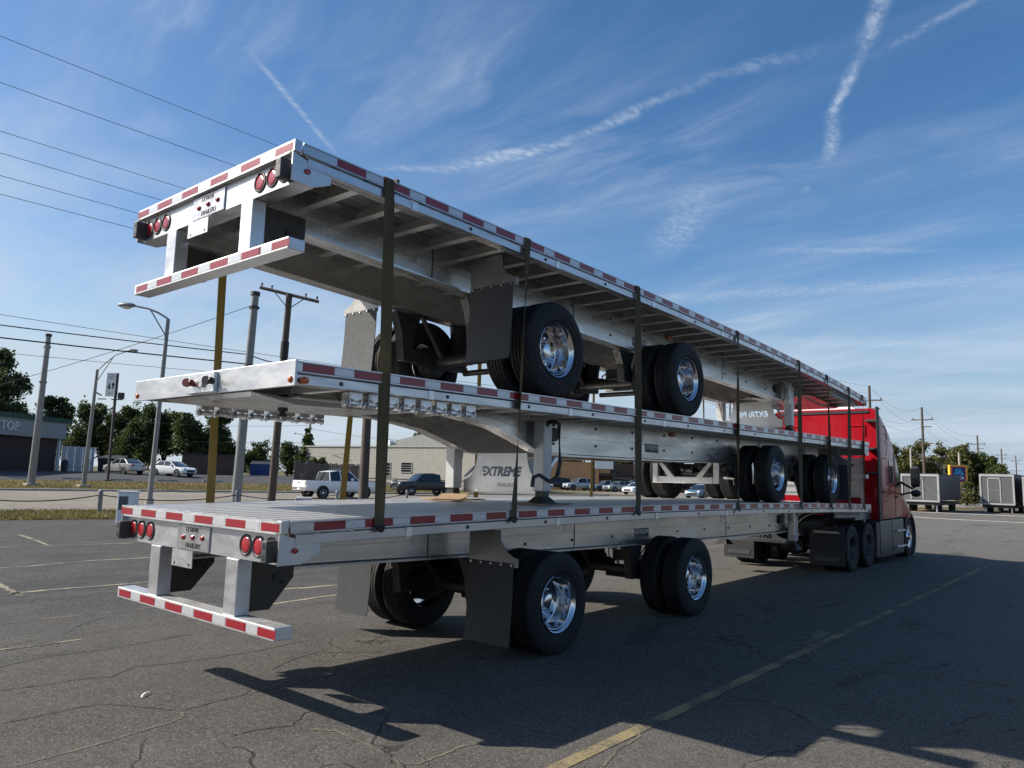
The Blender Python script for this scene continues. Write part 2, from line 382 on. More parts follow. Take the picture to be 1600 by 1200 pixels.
# ------------------------------------------------------------------ mesh helpers
class MB:
    def __init__(s): s.v = []; s.f = []
    def add(s, vs, fs):
        o = len(s.v); s.v += [tuple(q) for q in vs]; s.f += [tuple(i+o for i in f) for f in fs]; return s
    def box(s, x0, x1, y0, y1, z0, z1):
        return s.hexa([(x0, y0, z0), (x1, y0, z0), (x1, y1, z0), (x0, y1, z0), (x0, y0, z1), (x1, y0, z1), (x1, y1, z1), (x0, y1, z1)])
    def hexa(s, p):
        return s.add(p, [(0, 3, 2, 1), (4, 5, 6, 7), (0, 1, 5, 4), (1, 2, 6, 5), (2, 3, 7, 6), (3, 0, 4, 7)])
    def prism(s, poly, axis, a, b):
        """poly of 2-D points; axis 'y' -> (x,z), 'x' -> (y,z), 'z' -> (x,y)"""
        def p3(q, t): return (q[0], t, q[1]) if axis == 'y' else ((t, q[0], q[1]) if axis == 'x' else (q[0], q[1], t))
        n = len(poly)
        vs = [p3(q, a) for q in poly] + [p3(q, b) for q in poly]
        fs = [tuple(range(n)), tuple(range(2*n-1, n-1, -1))] + [(i, i+n, (i+1) % n+n, (i+1) % n) for i in range(n)]
        return s.add(vs, fs)
    def loft(s, secs, cap=True, closed=True):
        n = len(secs[0]); vs = [p for q in secs for p in q]; fs = []
        for k in range(len(secs)-1):
            for i in range(n if closed else n-1):
                j = (i+1) % n
                fs.append((k*n+i, k*n+j, (k+1)*n+j, (k+1)*n+i))
        if cap:
            fs.append(tuple(range(n-1, -1, -1))); fs.append(tuple((len(secs)-1)*n+i for i in range(n)))
        return s.add(vs, fs)
    def tube(s, pts, r, n=8, r1=None):
        pts = [Vector(p) for p in pts]; secs = []
        for i, p in enumerate(pts):
            d = (pts[min(i+1, len(pts)-1)] - pts[max(i-1, 0)]).normalized()
            a = d.cross(Vector((0, 0, 1)))
            if a.length < 1e-3: a = d.cross(Vector((1, 0, 0)))
            a.normalize(); b = d.cross(a).normalized()
            rr = r if r1 is None else r + (r1-r)*i/(len(pts)-1)
            secs.append([tuple(p + a*rr*math.cos(t) + b*rr*math.sin(t)) for t in [2*PI*k/n for k in range(n)]])
        return s.loft(secs)
    def cyl(s, p0, p1, r, n=12, r1=None): return s.tube([p0, p1], r, n, r1)
    def lathe(s, prof, n=32, axis='y', c=(0, 0, 0), closed=False):
        """prof: (axial, radius) pairs"""
        secs = []
        for k in range(n):
            t = 2*PI*k/n; ring = []
            for a, r in prof:
                u, v = r*math.cos(t), r*math.sin(t)
                if axis == 'y': q = (c[0]+u, c[1]+a, c[2]+v)
                elif axis == 'x': q = (c[0]+a, c[1]+u, c[2]+v)
                else: q = (c[0]+u, c[1]+v, c[2]+a)
                ring.append(q)
            secs.append(ring)
        m = len(prof); vs = [p for q in secs for p in q]; fs = []
        for k in range(n):
            k2 = (k+1) % n
            for i in range(m if closed else m-1):
                j = (i+1) % m
                fs.append((k*m+i, k*m+j, k2*m+j, k2*m+i))
        return s.add(vs, fs)
    def disc(s, c, r, n=20, axis='y', d=1):
        vs = []
        for k in range(n):
            t = 2*PI*k/n*d
            u, v = r*math.cos(t), r*math.sin(t)
            vs.append((c[0]+u, c[1], c[2]+v) if axis == 'y' else ((c[0], c[1]+u, c[2]+v) if axis == 'x' else (c[0]+u, c[1]+v, c[2])))
        return s.add(vs, [tuple(range(n))])
    def ball(s, c, r, n=12, m=8, sc=(1, 1, 1)):
        prof = [(-r*math.cos(PI*i/m), r*math.sin(PI*i/m)) for i in range(m+1)]
        o = len(s.v); s.lathe(prof, n, 'z')
        for i in range(o, len(s.v)):
            q = s.v[i]; s.v[i] = (c[0]+q[0]*sc[0], c[1]+q[1]*sc[1], c[2]+q[2]*sc[2])
        return s
    def mesh(s, name, material, smooth=None, warp=None):
        vs = s.v if warp is None else [warp(q) for q in s.v]
        me = bpy.data.meshes.new(name); me.from_pydata(vs, [], s.f)
        bm = bmesh.new(); bm.from_mesh(me); bmesh.ops.recalc_face_normals(bm, faces=bm.faces); bm.to_mesh(me); bm.free()
        if material is not None: me.materials.append(material)
        if smooth is not None:
            me.polygons.foreach_set('use_smooth', [True]*len(me.polygons)); me.set_sharp_from_angle(angle=math.radians(smooth))
        me.update(); return me
    def build(s, name, material, parent=None, smooth=None, warp=None, loc=None, bevel=0):
        o = inst(s.mesh(name, material, smooth, warp), name, parent, loc)
        if bevel:
            b = o.modifiers.new('bevel', 'BEVEL'); b.width = bevel; b.segments = 2; b.limit_method = 'ANGLE'; b.angle_limit = math.radians(35)
        return o
def inst(me, name, parent=None, loc=None, rot=None, scale=None):
    o = bpy.data.objects.new(name, me); COL.objects.link(o)
    if parent is not None: o.parent = parent
    if loc is not None: o.location = loc
    if rot is not None: o.rotation_euler = rot
    if scale is not None: o.scale = scale if hasattr(scale, '__len__') else (scale,)*3
    return o
def tag(o, label, cat, group=None, kind=None):
    if label: o['label'] = label
    if cat: o['category'] = cat
    if group: o['group'] = group
    if kind: o['kind'] = kind
    return o
def thing(name, label, cat, loc=(0, 0, 0), rz=0, group=None):
    o = bpy.data.objects.new(name, None); COL.objects.link(o); o.empty_display_size = .2
    o.location = loc; o.rotation_euler = (0, 0, rz)
    return tag(o, label, cat, group)
def copy_tree(o, parent=None):
    c = o.copy(); COL.objects.link(c)
    if parent is not None: c.parent = parent
    for ch in list(o.children): copy_tree(ch, c)
    return c
def text_mesh(s, size, mtl, shear=0.0, extrude=.002, bold=0.0, sx=1.0):
    cu = bpy.data.curves.new('lettering', 'FONT'); cu.body = s; cu.size = size; cu.shear = shear; cu.extrude = extrude
    cu.offset = bold; cu.align_x = 'CENTER'; cu.align_y = 'CENTER'; cu.resolution_u = 3
    o = bpy.data.objects.new('lettering', cu); COL.objects.link(o)
    dg = bpy.context.evaluated_depsgraph_get(); dg.update()
    me = bpy.data.meshes.new_from_object(o.evaluated_get(dg)); me.materials.clear(); me.materials.append(mtl)
    bpy.data.objects.remove(o)
    for v in me.vertices: v.co.x *= sx
    return me
# lettering orientation: text lies in local XY; these turn it onto a vertical face
def rot_basis(xa, ya):
    xa = Vector(xa); ya = Vector(ya); za = xa.cross(ya)
    return Matrix((xa, ya, za)).transposed().to_euler()
FACE_RIGHT = rot_basis((1, 0, 0), (0, 0, 1))      # seen from -y
FACE_LEFT = rot_basis((-1, 0, 0), (0, 0, 1))      # seen from +y
FACE_REAR = rot_basis((0, -1, 0), (0, 0, 1))      # seen from -x
FACE_FRONT = rot_basis((0, 1, 0), (0, 0, 1))      # seen from +x

# ------------------------------------------------------------------ ground
def ss(a, b, x):
    t = min(max((x-a)/(b-a), 0), 1); return t*t*(3-2*t)
def gh(x, y):
    n = .26*x+.966*y
    return 1.0*ss(57, 79, n)*(1-ss(52, 76, x))
def rn(s, n): return (s*.966+n*.26, -s*.26+n*.966)       # along / across the road
def sheet(name, poly_sn, mtl, dz, kind='structure', ns=1, nn=1, label=None):
    """sheet over a rectangle in road coordinates (s0,s1,n0,n1), following the ground"""
    s0, s1, n0, n1 = poly_sn; mb = MB(); vs = []; fs = []
    for j in range(nn+1):
        for i in range(ns+1):
            x, y = rn(s0+(s1-s0)*i/ns, n0+(n1-n0)*j/nn); vs.append((x, y, gh(x, y)+dz))
    for j in range(nn):
        for i in range(ns):
            a = j*(ns+1)+i; fs.append((a, a+1, a+ns+2, a+ns+1))
    mb.add(vs, fs)
    return tag(mb.build(name, mtl, smooth=30), label, None, None, kind)
gx = sorted(set(list(range(-600, -60, 60))+list(range(-60, 140, 4))+list(range(140, 1500, 80))))
gy = sorted(set(list(range(-600, -40, 60))+list(range(-40, 140, 4))+list(range(140, 1500, 80))))
mb = MB(); vs = []; fs = []
for y in gy:
    for x in gx: vs.append((x, y, gh(x, y)-.05))
for j in range(len(gy)-1):
    for i in range(len(gx)-1):
        a = j*len(gx)+i; fs.append((a, a+1, a+len(gx)+1, a+len(gx)))
mb.add(vs, fs)
tag(mb.build('ground', M['ground'], smooth=40), None, None, None, 'structure')
# the lot the rig stands on
lot = MB(); a = [rn(-60, 23.2), rn(70, 23.2)]
lot.add([(-60, -60, 0), (76, -60, 0), (76, 8.6, 0), (a[1][0], a[1][1], 0), (a[0][0], a[0][1], 0)], [(0, 1, 2, 3, 4)])
tag(lot.build('parking_lot', M['asphalt']), None, None, None, 'structure')
sheet('grass_verge', (-60, 62, 23.2, 28.2), M['verge'], .012, ns=1)
sheet('road', (-60, 58, 28.2, 53.6), M['roadc'], .0, ns=1)
sheet('side_lot', (58.02, 130, 28.2, 70), M['roadc'], -.004, ns=18, nn=12)
sheet('far_verge', (-60, 52, 54.1, 66.5), M['verge'], .05, ns=28, nn=14)
sheet('far_lot', (-60, 40, 66.5, 90), M['asphalt2'], .06, ns=25, nn=24)
kb = MB()
for s0, s1 in ((-60, 52),):
    p = [rn(s0, 53.6), rn(s1, 53.6), rn(s1, 54.1), rn(s0, 54.1)]
    kb.hexa([(q[0], q[1], -.02) for q in p]+[(q[0], q[1], .14) for q in p])
tag(kb.build('kerb', M['conc'], bevel=.02), None, None, None, 'structure')
kb = MB(); p = [rn(-60, 28.2), rn(30, 28.2), rn(30, 28.5), rn(-60, 28.5)]
kb.hexa([(q[0], q[1], -.02) for q in p]+[(q[0], q[1], .06) for q in p])
tag(kb.build('kerb', M['conc'], bevel=.02), None, None, None, 'structure')

def ribbon(name, pts, wd, mtl, dz, jit=0.0, sub=6, taper=True, seed=0):
    r = random.Random(seed); P_ = [Vector((a[0], a[1], 0)) for a in pts]; Q_ = []
    for i in range(len(P_)-1):
        for k in range(sub):
            t = k/sub; q = P_[i].lerp(P_[i+1], t)
            d = (P_[i+1]-P_[i]).normalized(); nrm = Vector((-d.y, d.x, 0))
            if k or i: q = q+nrm*r.uniform(-jit, jit)
            Q_.append(q)
    Q_.append(P_[-1]); vs = []
    for i, q in enumerate(Q_):
        d = (Q_[min(i+1, len(Q_)-1)]-Q_[max(i-1, 0)]).normalized(); nrm = Vector((-d.y, d.x, 0))
        ww = wd*(r.uniform(.45, 1.25) if jit else 1)
        if taper and (i == 0 or i == len(Q_)-1): ww *= .15
        vs += [tuple(q+nrm*ww/2+Vector((0, 0, dz))), tuple(q-nrm*ww/2+Vector((0, 0, dz)))]
    mb = MB().add(vs, [(2*i, 2*i+1, 2*i+3, 2*i+2) for i in range(len(Q_)-1)])
    return tag(mb.build(name, mtl), None, None, None, 'structure')
ribbon('yellow_line', [(-2.2, -1.70), (0.9, -1.72), (9, -1.73), (18.2, -1.74)], .105, M['yline'], .004, 0, 4, False)
tan = [
 [(8.42, -.78), (8.09, -1.02), (7.73, -1.31), (7.46, -1.45), (6.81, -1.58), (6.36, -1.6), (5.9, -1.67), (5.39, -1.83), (5.23, -2.01), (5.05, -2.23), (4.78, -2.41), (4.53, -2.57), (4.18, -2.6), (3.82, -2.59)],
 [(7.26, -1.79), (7.28, -1.89), (7.36, -2.19), (7.46, -2.57), (7.55, -2.91), (7.47, -3.2), (7.38, -3.48), (7.3, -4.6)],
 [(4.95, -2.36), (5.07, -2.58), (5.24, -2.89), (5.34, -3.2), (5.43, -3.65), (5.5, -4.3)],
 [(5.01, -.55), (5.48, -.67), (5.77, -.82), (5.76, -1.1), (5.73, -1.43)],
 [(2.92, -1.82), (3.08, -2.02), (3.25, -2.27), (3.48, -2.44)],
 [(1.15, -1.92), (1.28, -1.88), (1.46, -1.83), (1.79, -1.80), (2.02, -1.66), (2.25, -1.60), (2.38, -1.52), (2.39, -1.28)],
 [(.26, -.04), (.39, -.22), (.37, -.5), (.35, -.72), (.32, -.87), (.29, -1.0), (.39, -1.06), (.59, -1.06), (.79, -1.05), (.95, -1.12)],
 [(-1.31, .62), (-1.08, .63), (-.81, .66), (-.55, .7), (-.32, .73), (-.21, .79), (-.14, .9)],
 [(-1.6, 5.2), (-.1, 5.2), (.36, 5.22), (.88, 5.19), (1.47, 5.15), (1.97, 5.15), (2.51, 5.11)]]
for i, c in enumerate(tan): ribbon('pavement_crack', c, (.036 if i in (0, 8) else .024), M['crackfill'], .003, .009, 5, True, i)
ribbon('pavement_crack', [(6.75, -1.5), (6.5, -1.52), (6.3, -1.57), (5.9, -1.60), (5.7, -1.66)], .13, M['crackfill'], .0035, .02, 6, True, 77)
dark = [
 [(-.14, .93), (.25, .97), (.56, .97), (.82, .94), (1.39, .98), (1.83, .97), (2.45, .97), (2.97, .99), (4.4, 1.0), (6, .98)],
 [(.97, 1.5), (1.34, 1.69), (1.63, 1.75), (1.84, 1.57), (2.11, 1.3)],
 [(2.17, 1.75), (2.42, 1.82), (2.77, 2.0), (3.14, 2.3), (3.6, 2.8)],
 [(-.17, .19), (.04, .18), (.24, .08), (.47, .26), (.55, .26)],
 [(-1.13, 1.51), (-.92, 1.51), (-.7, 1.53), (-.48, 1.5), (-.33, 1.28), (-.15, .95)],
 [(-1.5, 2.42), (-.88, 2.39), (-.59, 2.32), (-.29, 2.31), (-.12, 2.2), (.15, 2.4), (.42, 2.31), (.8, 2.23), (1.23, 2.2), (2.0, 2.28)],
 [(-1.6, 3.2), (-.9, 3.1), (-.3, 3.3), (.4, 3.25), (1.2, 3.35)], [(4.4, -.1), (5.6, .05), (6.8, -.02), (8.6, .1)],
 [(.2, 4.2), (.5, 4.6), (.9, 4.9)], [(-2, 7.9), (0, 8.0), (2, 7.85), (4, 8.0)], [(-1, 11.2), (3, 11.5), (6, 11.2)]]
for i, c in enumerate(dark): ribbon('pavement_crack', c, .011, M['crackdark'], .003, .010, 8, True, 40+i)
old = [([(3.62, 16.96), (3.48, 15.55), (3.28, 14.02)], .11), ([(.80, 8.6), (.77, 8.29), (.72, 7.64), (.70, 7.1)], .11),
       ([(.6, 7.4), (1.3, 7.42), (1.64, 7.36), (2.6, 7.31)], .10), ([(1.2, 10.35), (1.75, 10.38), (2.92, 10.6), (4.6, 10.37)], .10),
       ([(1.0, 14.2), (3.18, 13.9), (4.5, 13.6), (6.5, 13.4)], .11), ([(-.6, 3.9), (-.13, 3.85), (.26, 3.86)], .05),
       ([(2.9, 5.6), (4.0, 5.3), (6.0, 5.15)], .1), ([(2.8, 4.4), (4.2, 4.5), (7.5, 4.55)], .09), ([(7, 7.2), (11, 7.0), (16, 7.1)], .1),
       ([(9, 4.6), (13, 4.5), (20, 4.55)], .1), ([(14, -3.9), (22, -3.6), (30, -3.5)], .1), ([(13, -6.2), (24, -6), (34, -6)], .1)]
for i, (c, wd) in enumerate(old): ribbon('worn_line', c, wd, M['oldline'], .004, .008, 8, False, 90+i)
ribbon('yellow_patch', [(15.0, 2.75), (16.6, 3.0)], .55, M['yline'], .004, .05, 6, True, 5)
ribbon('drive_line', [(48.0, 8.2), (46.8, 5.78), (46.3, 3.38), (46.5, -6)], .9, M['roadline'], .004, 0, 3, False)
ribbon('drive_line', [(57.5, 8.2), (58.2, 3), (59.5, -6)], 1.3, M['roadline'], .004, 0, 3, False)
# curled white scrap lying on the asphalt
cp = [(-.21, 1.43, .012), (-.19, 1.46, .02), (-.15, 1.50, .022), (-.11, 1.515, .018), (-.08, 1.50, .010)]
mb = MB(); vs = []
for i, q in enumerate(cp):
    q = Vector(q); vs += [tuple(q+Vector((.005, -.004, 0))), tuple(q-Vector((.005, -.004, 0))), tuple(q-Vector((.005, -.004, .003))), tuple(q+Vector((.005, -.004, -.003)))]
mb.loft([vs[4*i:4*i+4] for i in range(len(cp))])
tag(mb.build('plastic_strip', M['white'], smooth=40), 'small curled white plastic strip lying on the asphalt', 'litter')

# ------------------------------------------------------------------ wheels
def tyre_profile(hw, R, r0):
    p = [(-hw*.80, r0), (-hw*.90, r0+.022), (-hw*.94, r0+.026), (-hw*.95, r0+.045), (-hw*.99, r0+.05), (-hw, r0+.10), (-hw*1.03, r0+.104), (-hw*1.03, r0+.112), (-hw, r0+.116), (-hw*.98, R-.06), (-hw*.90, R-.022), (-hw*.82, R-.006)]
    g = hw*.80; n = 5; step = 2*g/n
    xs = []
    for k in range(n):
        a = -g+k*step; b = a+step
        xs += [(a+.007, R), (b-.007, R)]
        if k < n-1: xs += [(b-.0065, R-.013), (b+.0065, R-.013)]
    p += xs
    p += [(-a, r) for a, r in reversed(p[:12])]
    return p
TYRE = MB().lathe(tyre_profile(.135, .51, .292), 56).mesh('tyre', M['rubber'], 28)
_rim = MB().lathe([(-.105, .286), (-.122, .297), (-.128, .293), (-.122, .283), (-.105, .272), (-.09, .266), (-.085, .258), (.02, .254), (.06, .250), (.080, .240), (.088, .224), (.088, .19), (.078, .160), (.074, .140), (.074, .09)], 48)
RIM = _rim.mesh('rim', M['chrome'], 32)
HOLE = MB().lathe([(.0845, .0), (.0845, .026)], 14, c=(.204, 0, 0)).mesh('hand_hole', M['black'])
def holes(e, dy=0):
    for k in range(10): inst(HOLE, 'hand_hole', e, (0, dy, 0), (0, 2*PI*k/10+.1, 0))
hb = MB().lathe([(.074, .100), (.045, .090), (.02, .082), (.0, .078), (-.006, .066), (-.006, .0)], 28)
for k in range(10):
    t = 2*PI*k/10+.41; hb.cyl((.138*math.cos(t), .076, .138*math.sin(t)), (.138*math.cos(t), .040, .138*math.sin(t)), .015, 6)
HUB = hb.mesh('hub', M['chrome'], 35)
INRIM = MB().lathe([(.105, .286), (.122, .297), (.128, .293), (.122, .283), (.105, .272), (.02, .262), (-.02, .255), (-.03, .20), (-.03, .0)], 40).mesh('rim', M['chrome'], 32)
DRUM = MB().lathe([(-.02, .0), (-.02, .205), (.13, .205), (.15, .19), (.16, .12), (.16, 0)], 30).mesh('brake_drum', M['axle'], 35)
DARKRIM = MB().lathe([(-.10, .286), (-.12, .296), (-.12, .28), (-.05, .262), (.02, .25), (.03, .15), (-.0, .10), (-.03, .09), (-.03, 0)], 36).mesh('rim', mat('dull_steel_wheel', (.07, .075, .085), .5, .6), 35)
FRIM = MB().lathe([(-.115, .286), (-.13, .297), (-.128, .28), (-.105, .27), (-.085, .22), (-.11, .17), (-.13, .15), (-.13, .09), (-.165, .085), (-.17, 0)], 40).mesh('rim', M['chrome'], 32)
def wheel(parent, x, y, z, outer=True, flip=False, kind='trailer', sc=1.0):
    """outer face towards -y unless flipped"""
    e = bpy.data.objects.new('wheel', None); COL.objects.link(e); e.parent = parent; e.empty_display_size = .1
    e.location = (x, y, z); e.rotation_euler = (0, 0, PI if flip else 0); e.scale = (sc,)*3
    t = inst(TYRE, 'tyre', e); t.rotation_euler = (0, random.uniform(0, 6), 0)
    if kind == 'trailer':
        if outer: inst(RIM, 'rim', e); inst(HUB, 'hub', e); holes(e)
        else: inst(INRIM, 'rim', e); inst(DRUM, 'brake_drum', e)
    elif kind == 'drive': inst(DARKRIM, 'rim', e)
    else: inst(FRIM, 'rim', e); holes(e, -.183)
    return e

# ------------------------------------------------------------------ flatbed trailers
HALF = 1.295
BY = .56                                # main beams stand this far from the centre line
LEN = 14.86
PIECES = {}
def piece(key, fn):
    if key not in PIECES: PIECES[key] = fn()
    return PIECES[key]
RED = lambda: MB().box(-.139, .139, -.0015, 0, -.029, .029).mesh('red_tape', M['red_tape'])
WHT = lambda: MB().box(-.089, .089, -.0015, 0, -.029, .029).mesh('silver_tape', M['white_tape'])

def stencil(outline, word, size, loc2, shear, mtl):
    """sheet-metal outline with the word cut out of it (in XY, thickness in Z)"""
    pm_ = MB().prism(outline, 'z', -.005, .005).mesh('bracing_panel', mtl)
    tm = text_mesh(word, size, mtl, shear, .03, .008)
    bm = bmesh.new(); bm.from_mesh(tm); bmesh.ops.remove_doubles(bm, verts=bm.verts, dist=1e-5); bmesh.ops.recalc_face_normals(bm, faces=bm.faces)
    for v in bm.verts: v.co.x += loc2[0]; v.co.y += loc2[1]
    bm.to_mesh(tm); bm.free()
    a = bpy.data.objects.new('panel_blank', pm_); b = bpy.data.objects.new('panel_cut', tm); COL.objects.link(a); COL.objects.link(b)
    md = a.modifiers.new('cut', 'BOOLEAN'); md.operation = 'DIFFERENCE'; md.solver = 'EXACT'; md.object = b; md.use_self = True
    bpy.context.view_layer.update(); dg = bpy.context.evaluated_depsgraph_get(); dg.update()
    me = bpy.data.meshes.new_from_object(a.evaluated_get(dg)); me.materials.clear(); me.materials.append(mtl)
    bpy.data.objects.remove(a); bpy.data.objects.remove(b); return me

def trailer(label, x0, rz, deck, axles, axle_z, tape0, side, wsc=1.0, leg_low=-.98, foot=True, nwinch=8, crank=False, bumper=True, legd=3.2):
    """local frame: x from tail (0) to nose (LEN), y from the centre line, z is world height.  deck(x): height of the floor.
    side: -1 when local -y is the side facing the lot's yellow line, +1 when reversed"""
    R_ = thing('flatbed_trailer', label, 'trailer', (x0, 1.295, 0), rz, 'aluminium flatbed trailers stacked on one rig')
    wp = lambda q: (q[0], q[1], q[2]+deck(q[0]))
    xs = [0, .07, .15, .36]+[.8+.8*i for i in range(17)]+[LEN-.022]
    # floor planks
    def plank():
        m = MB(); secs = []
        for x in np.linspace(.06, LEN-.03, 28):
            secs.append([(x, -.0975, -.052), (x, -.085, -.052), (x, -.085, -.009), (x, -.052, -.009), (x, -.052, -.052), (x, -.044, -.052), (x, -.044, -.009), (x, -.004, -.009), (x, -.004, -.052), (x, .004, -.052), (x, .004, -.009), (x, .044, -.009), (x, .044, -.052), (x, .052, -.052), (x, .052, -.009), (x, .085, -.009), (x, .085, -.052), (x, .0975, -.052), (x, .0975, -.004), (x, .093, 0), (x, .03, 0), (x, .026, -.004), (x, -.026, -.004), (x, -.03, 0), (x, -.093, 0), (x, -.0975, -.004)])
        return m.loft(secs).mesh('deck_plank', M['alu_deck'], warp=wp)
    pk = plank()
    for i in range(12): inst(pk, 'deck_plank', R_, (0, -1.1+.2*i, 0))
    # side rails
    for s in (-1, 1):
        m = MB(); secs = []
        for x in xs[3:]+[]:
            pts = [(-1.20, 0), (-1.245, 0), (-1.245, -.088), (-1.278, -.100), (-1.278, -.166), (-1.258, -.172), (-1.242, -.172), (-1.242, -.152), (-1.228, -.152), (-1.228, -.172), (-1.212, -.172), (-1.212, -.152), (-1.198, -.152), (-1.198, -.172), (-1.18, -.172), (-1.18, -.148), (-1.20, -.140)]
            secs.append([(x, s*-p_[0], p_[1]-.001) for p_ in pts])
        secs.insert(0, [(.13, q[1], q[2]) for q in secs[0]])
        m.loft(secs).build('side_rail', M['alu_rail'], R_, warp=wp)
        m = MB(); secs = []
        for x in [.075]+xs[3:]:
            pts = [(-1.283, .0), (-1.295, -.002), (-1.295, -.012), (-1.291, -.016), (-1.291, -.074), (-1.295, -.078), (-1.295, -.086), (-1.283, -.088)]
            secs.append([(x, s*-p_[0], p_[1]) for p_ in pts])
        m.loft(secs).build('rub_rail', M['alu_rail'], R_, warp=wp)
        m = MB().box(-.0, .058, s*1.235, s*1.293, -.088, .002)
        m.build('corner_cap', M['alu_rail'], R_, warp=wp, bevel=.004)
        m = MB().prism([(.0, -.09), (.0, -.305), (.19, -.305), (.345, -.236), (.345, -.174), (.0, -.09)][:5], 'y', s*1.262, s*1.274)
        m.build('corner_gusset', M['alu_plate'], R_, warp=wp)
    sp = MB().cyl((0, -1.284, -.045), (0, -1.246, -.045), .022, 10).mesh('pipe_spool', M['alu_rail'], 40)
    s = side
    for k in range(46):
        x = .4+.305*k
        if x < LEN-.2: inst(sp, 'pipe_spool', R_, (x, 0, deck(x)), None, (1, 1, 1) if s < 0 else (1, -1, 1))
    # reflective tape along the visible rail
    k = 0; x = tape0
    while x+.28 < LEN-.05:
        xm = x+.139
        sl = math.atan2(deck(xm+.1)-deck(xm-.1), .2)
        o = inst(piece('red', RED), 'red_tape', R_, (xm, s*1.2915, deck(xm)-.045)); o.rotation_euler = (0, -sl, 0) if s < 0 else (0, sl, PI)
        xm = x+.278+.0935
        if xm+.1 < LEN:
            o = inst(piece('white', WHT), 'silver_tape', R_, (xm, s*1.2915, deck(xm)-.045)); o.rotation_euler = (0, -sl, 0) if s < 0 else (0, sl, PI)
        x += .4655
    hol = piece('hole', lambda: MB().cyl((0, -.004, 0), (0, .003, 0), .017, 10).mesh('rail_hole', M['ink']))
    for k in range(12):
        x = 1.9+1.14*k; inst(hol, 'rail_hole', R_, (x, s*1.279, deck(x)-.132))
    clip = piece('clip', lambda: MB().box(-.03, .03, -.006, .004, -.045, .03).mesh('rail_clip', M['winch']))
    for k in range(7):
        x = 1.2+2.05*k; inst(clip, 'rail_clip', R_, (x, s*1.279, deck(x)-.128))
    # main beams
    def depth(x):
        dn = LEN-x+(3.69-legd)
        pts = ((0, .20), (2.0, .205), (2.3, .228), (2.62, .268), (2.93, .315), (3.31, .425), (3.70, .55), (4.3, .585), (6.5, .60), (9, .59), (11.5, .545), (13.2, .49), (14.86, .435))
        return float(np.interp(dn, [q[0] for q in pts], [q[1] for q in pts]))
    bx = [.12, .6, 1.2, 2, 3, 4, 5, 6, 7, 8, 9, 9.8, 10.4]+[LEN-q-(legd-3.69) for q in (4.3, 3.95, 3.7, 3.5, 3.31, 3.12, 2.93, 2.77, 2.62, 2.46, 2.3, 2.15, 2.0, 1.2)]+[LEN-.45]
    for sg in (-1, 1):
        m = MB(); secs = []
        for x in bx:
            d = depth(x); h1 = min(.36, d*.62)
            pts = [(-.07, -.054), (.07, -.054), (.07, -.066), (.010, -.068), (.010, -h1), (.003, -h1-.002), (.003, -h1-.011), (.010, -h1-.013), (.010, -d+.03), (.022, -d+.018), (.088, -d+.016), (.088, -d),
                   (-.088, -d), (-.088, -d+.016), (-.022, -d+.018), (-.010, -d+.03), (-.010, -h1-.013), (-.003, -h1-.011), (-.003, -h1-.002), (-.010, -h1), (-.010, -.068), (-.07, -.066)]
            secs.append([(x, sg*BY+p_[0], p_[1]) for p_ in pts])
        m.loft(secs).build('main_beam', M['alu'], R_, warp=wp, smooth=18)
        m = MB()
        for bxx in list(np.arange(3.6, 10.8, .9)):
            for zz in (-.22, -.44):
                m.cyl((bxx, sg*(BY+.011), zz), (bxx, sg*(BY+.022), zz), .016, 8)
        for xq in (2.1, 4.55, 8.9):
            MB().box(xq-.006, xq+.006, sg*(BY+.0115)-.003, sg*(BY+.0115)+.003, -depth(xq)+.035, -.055).build('web_joint', M['bracket'], R_, warp=wp)
            MB().box(xq-.21, xq-.012, sg*(BY+.0115)-.003, sg*(BY+.0115)+.003, -.345, -.06).build('splice_plate', M['alu_rail'], R_, warp=wp)
        b = m.build('beam_bolt', M['bracket'], R_, warp=wp); b['kind'] = 'stuff'
    # crossmembers
    def xm_():
        pts = [(-.0, -.055), (.05, -.055), (.05, -.062), (.006, -.062), (.006, -.154), (-.066, -.156), (-.066, -.166), (.006, -.166), (.006, -.162), (.0, -.150)][:8] if False else [(.0, -.055), (.006, -.055), (.006, -.168), (-.075, -.168), (-.075, -.158), (.0, -.157)]
        return MB().loft([[(q[0], y, q[1]) for q in pts] for y in (-1.238, -.60, .60, 1.238)]).mesh('crossmember', M['xmember'])
    xmm = piece('xm', xm_)
    k = 0
    while .68+.457*k < LEN-.35:
        x = .68+.457*k; inst(xmm, 'crossmember', R_, (x, 0, deck(x))); k += 1
    # tail: rail, plate, lamps, underride guard
    z0 = deck(0)
    m = MB().prism([(0, 0), (.055, 0), (.055, -.03), (.02, -.03), (.02, -.075), (.05, -.08), (.05, -.09), (0, -.09)], 'y', -1.232, 1.232)
    m.build('rear_rail', M['alu_white'], R_, loc=(0, 0, z0))
    reds = [.145, .605, 1.085, 1.57, 2.045, 2.47]
    for i, yw in enumerate(reds):
        o = inst(piece('red', RED), 'red_tape', R_, (-.0005, yw-HALF, z0-.045), (0, 0, -PI/2), (1 if i not in (0, 5) else .82, 1, 1))
        if i < 5: inst(piece('white', WHT), 'silver_tape', R_, (-.0005, (yw+reds[i+1])/2-HALF, z0-.045), (0, 0, -PI/2))
    m = MB().prism([(.045, -.092), (.055, -.092), (.055, -.298), (.20, -.298), (.20, -.306), (.045, -.306)], 'y', -1.258, 1.258)
    m.build('rear_plate', M['alu_plate'], R_, loc=(0, 0, z0))
    ring = piece('ring', lambda: MB().lathe([(.002, .080), (-.008, .079), (-.010, .070), (-.005, .062), (-.002, .060), (.0, 0)], 28, 'x').mesh('tail_light', M['black'], 30))
    lens = piece('lens', lambda: MB().lathe([(-.003, .059), (-.006, .056), (-.008, .04), (-.009, 0)], 24, 'x').mesh('lens', M['red_lens'], 50))
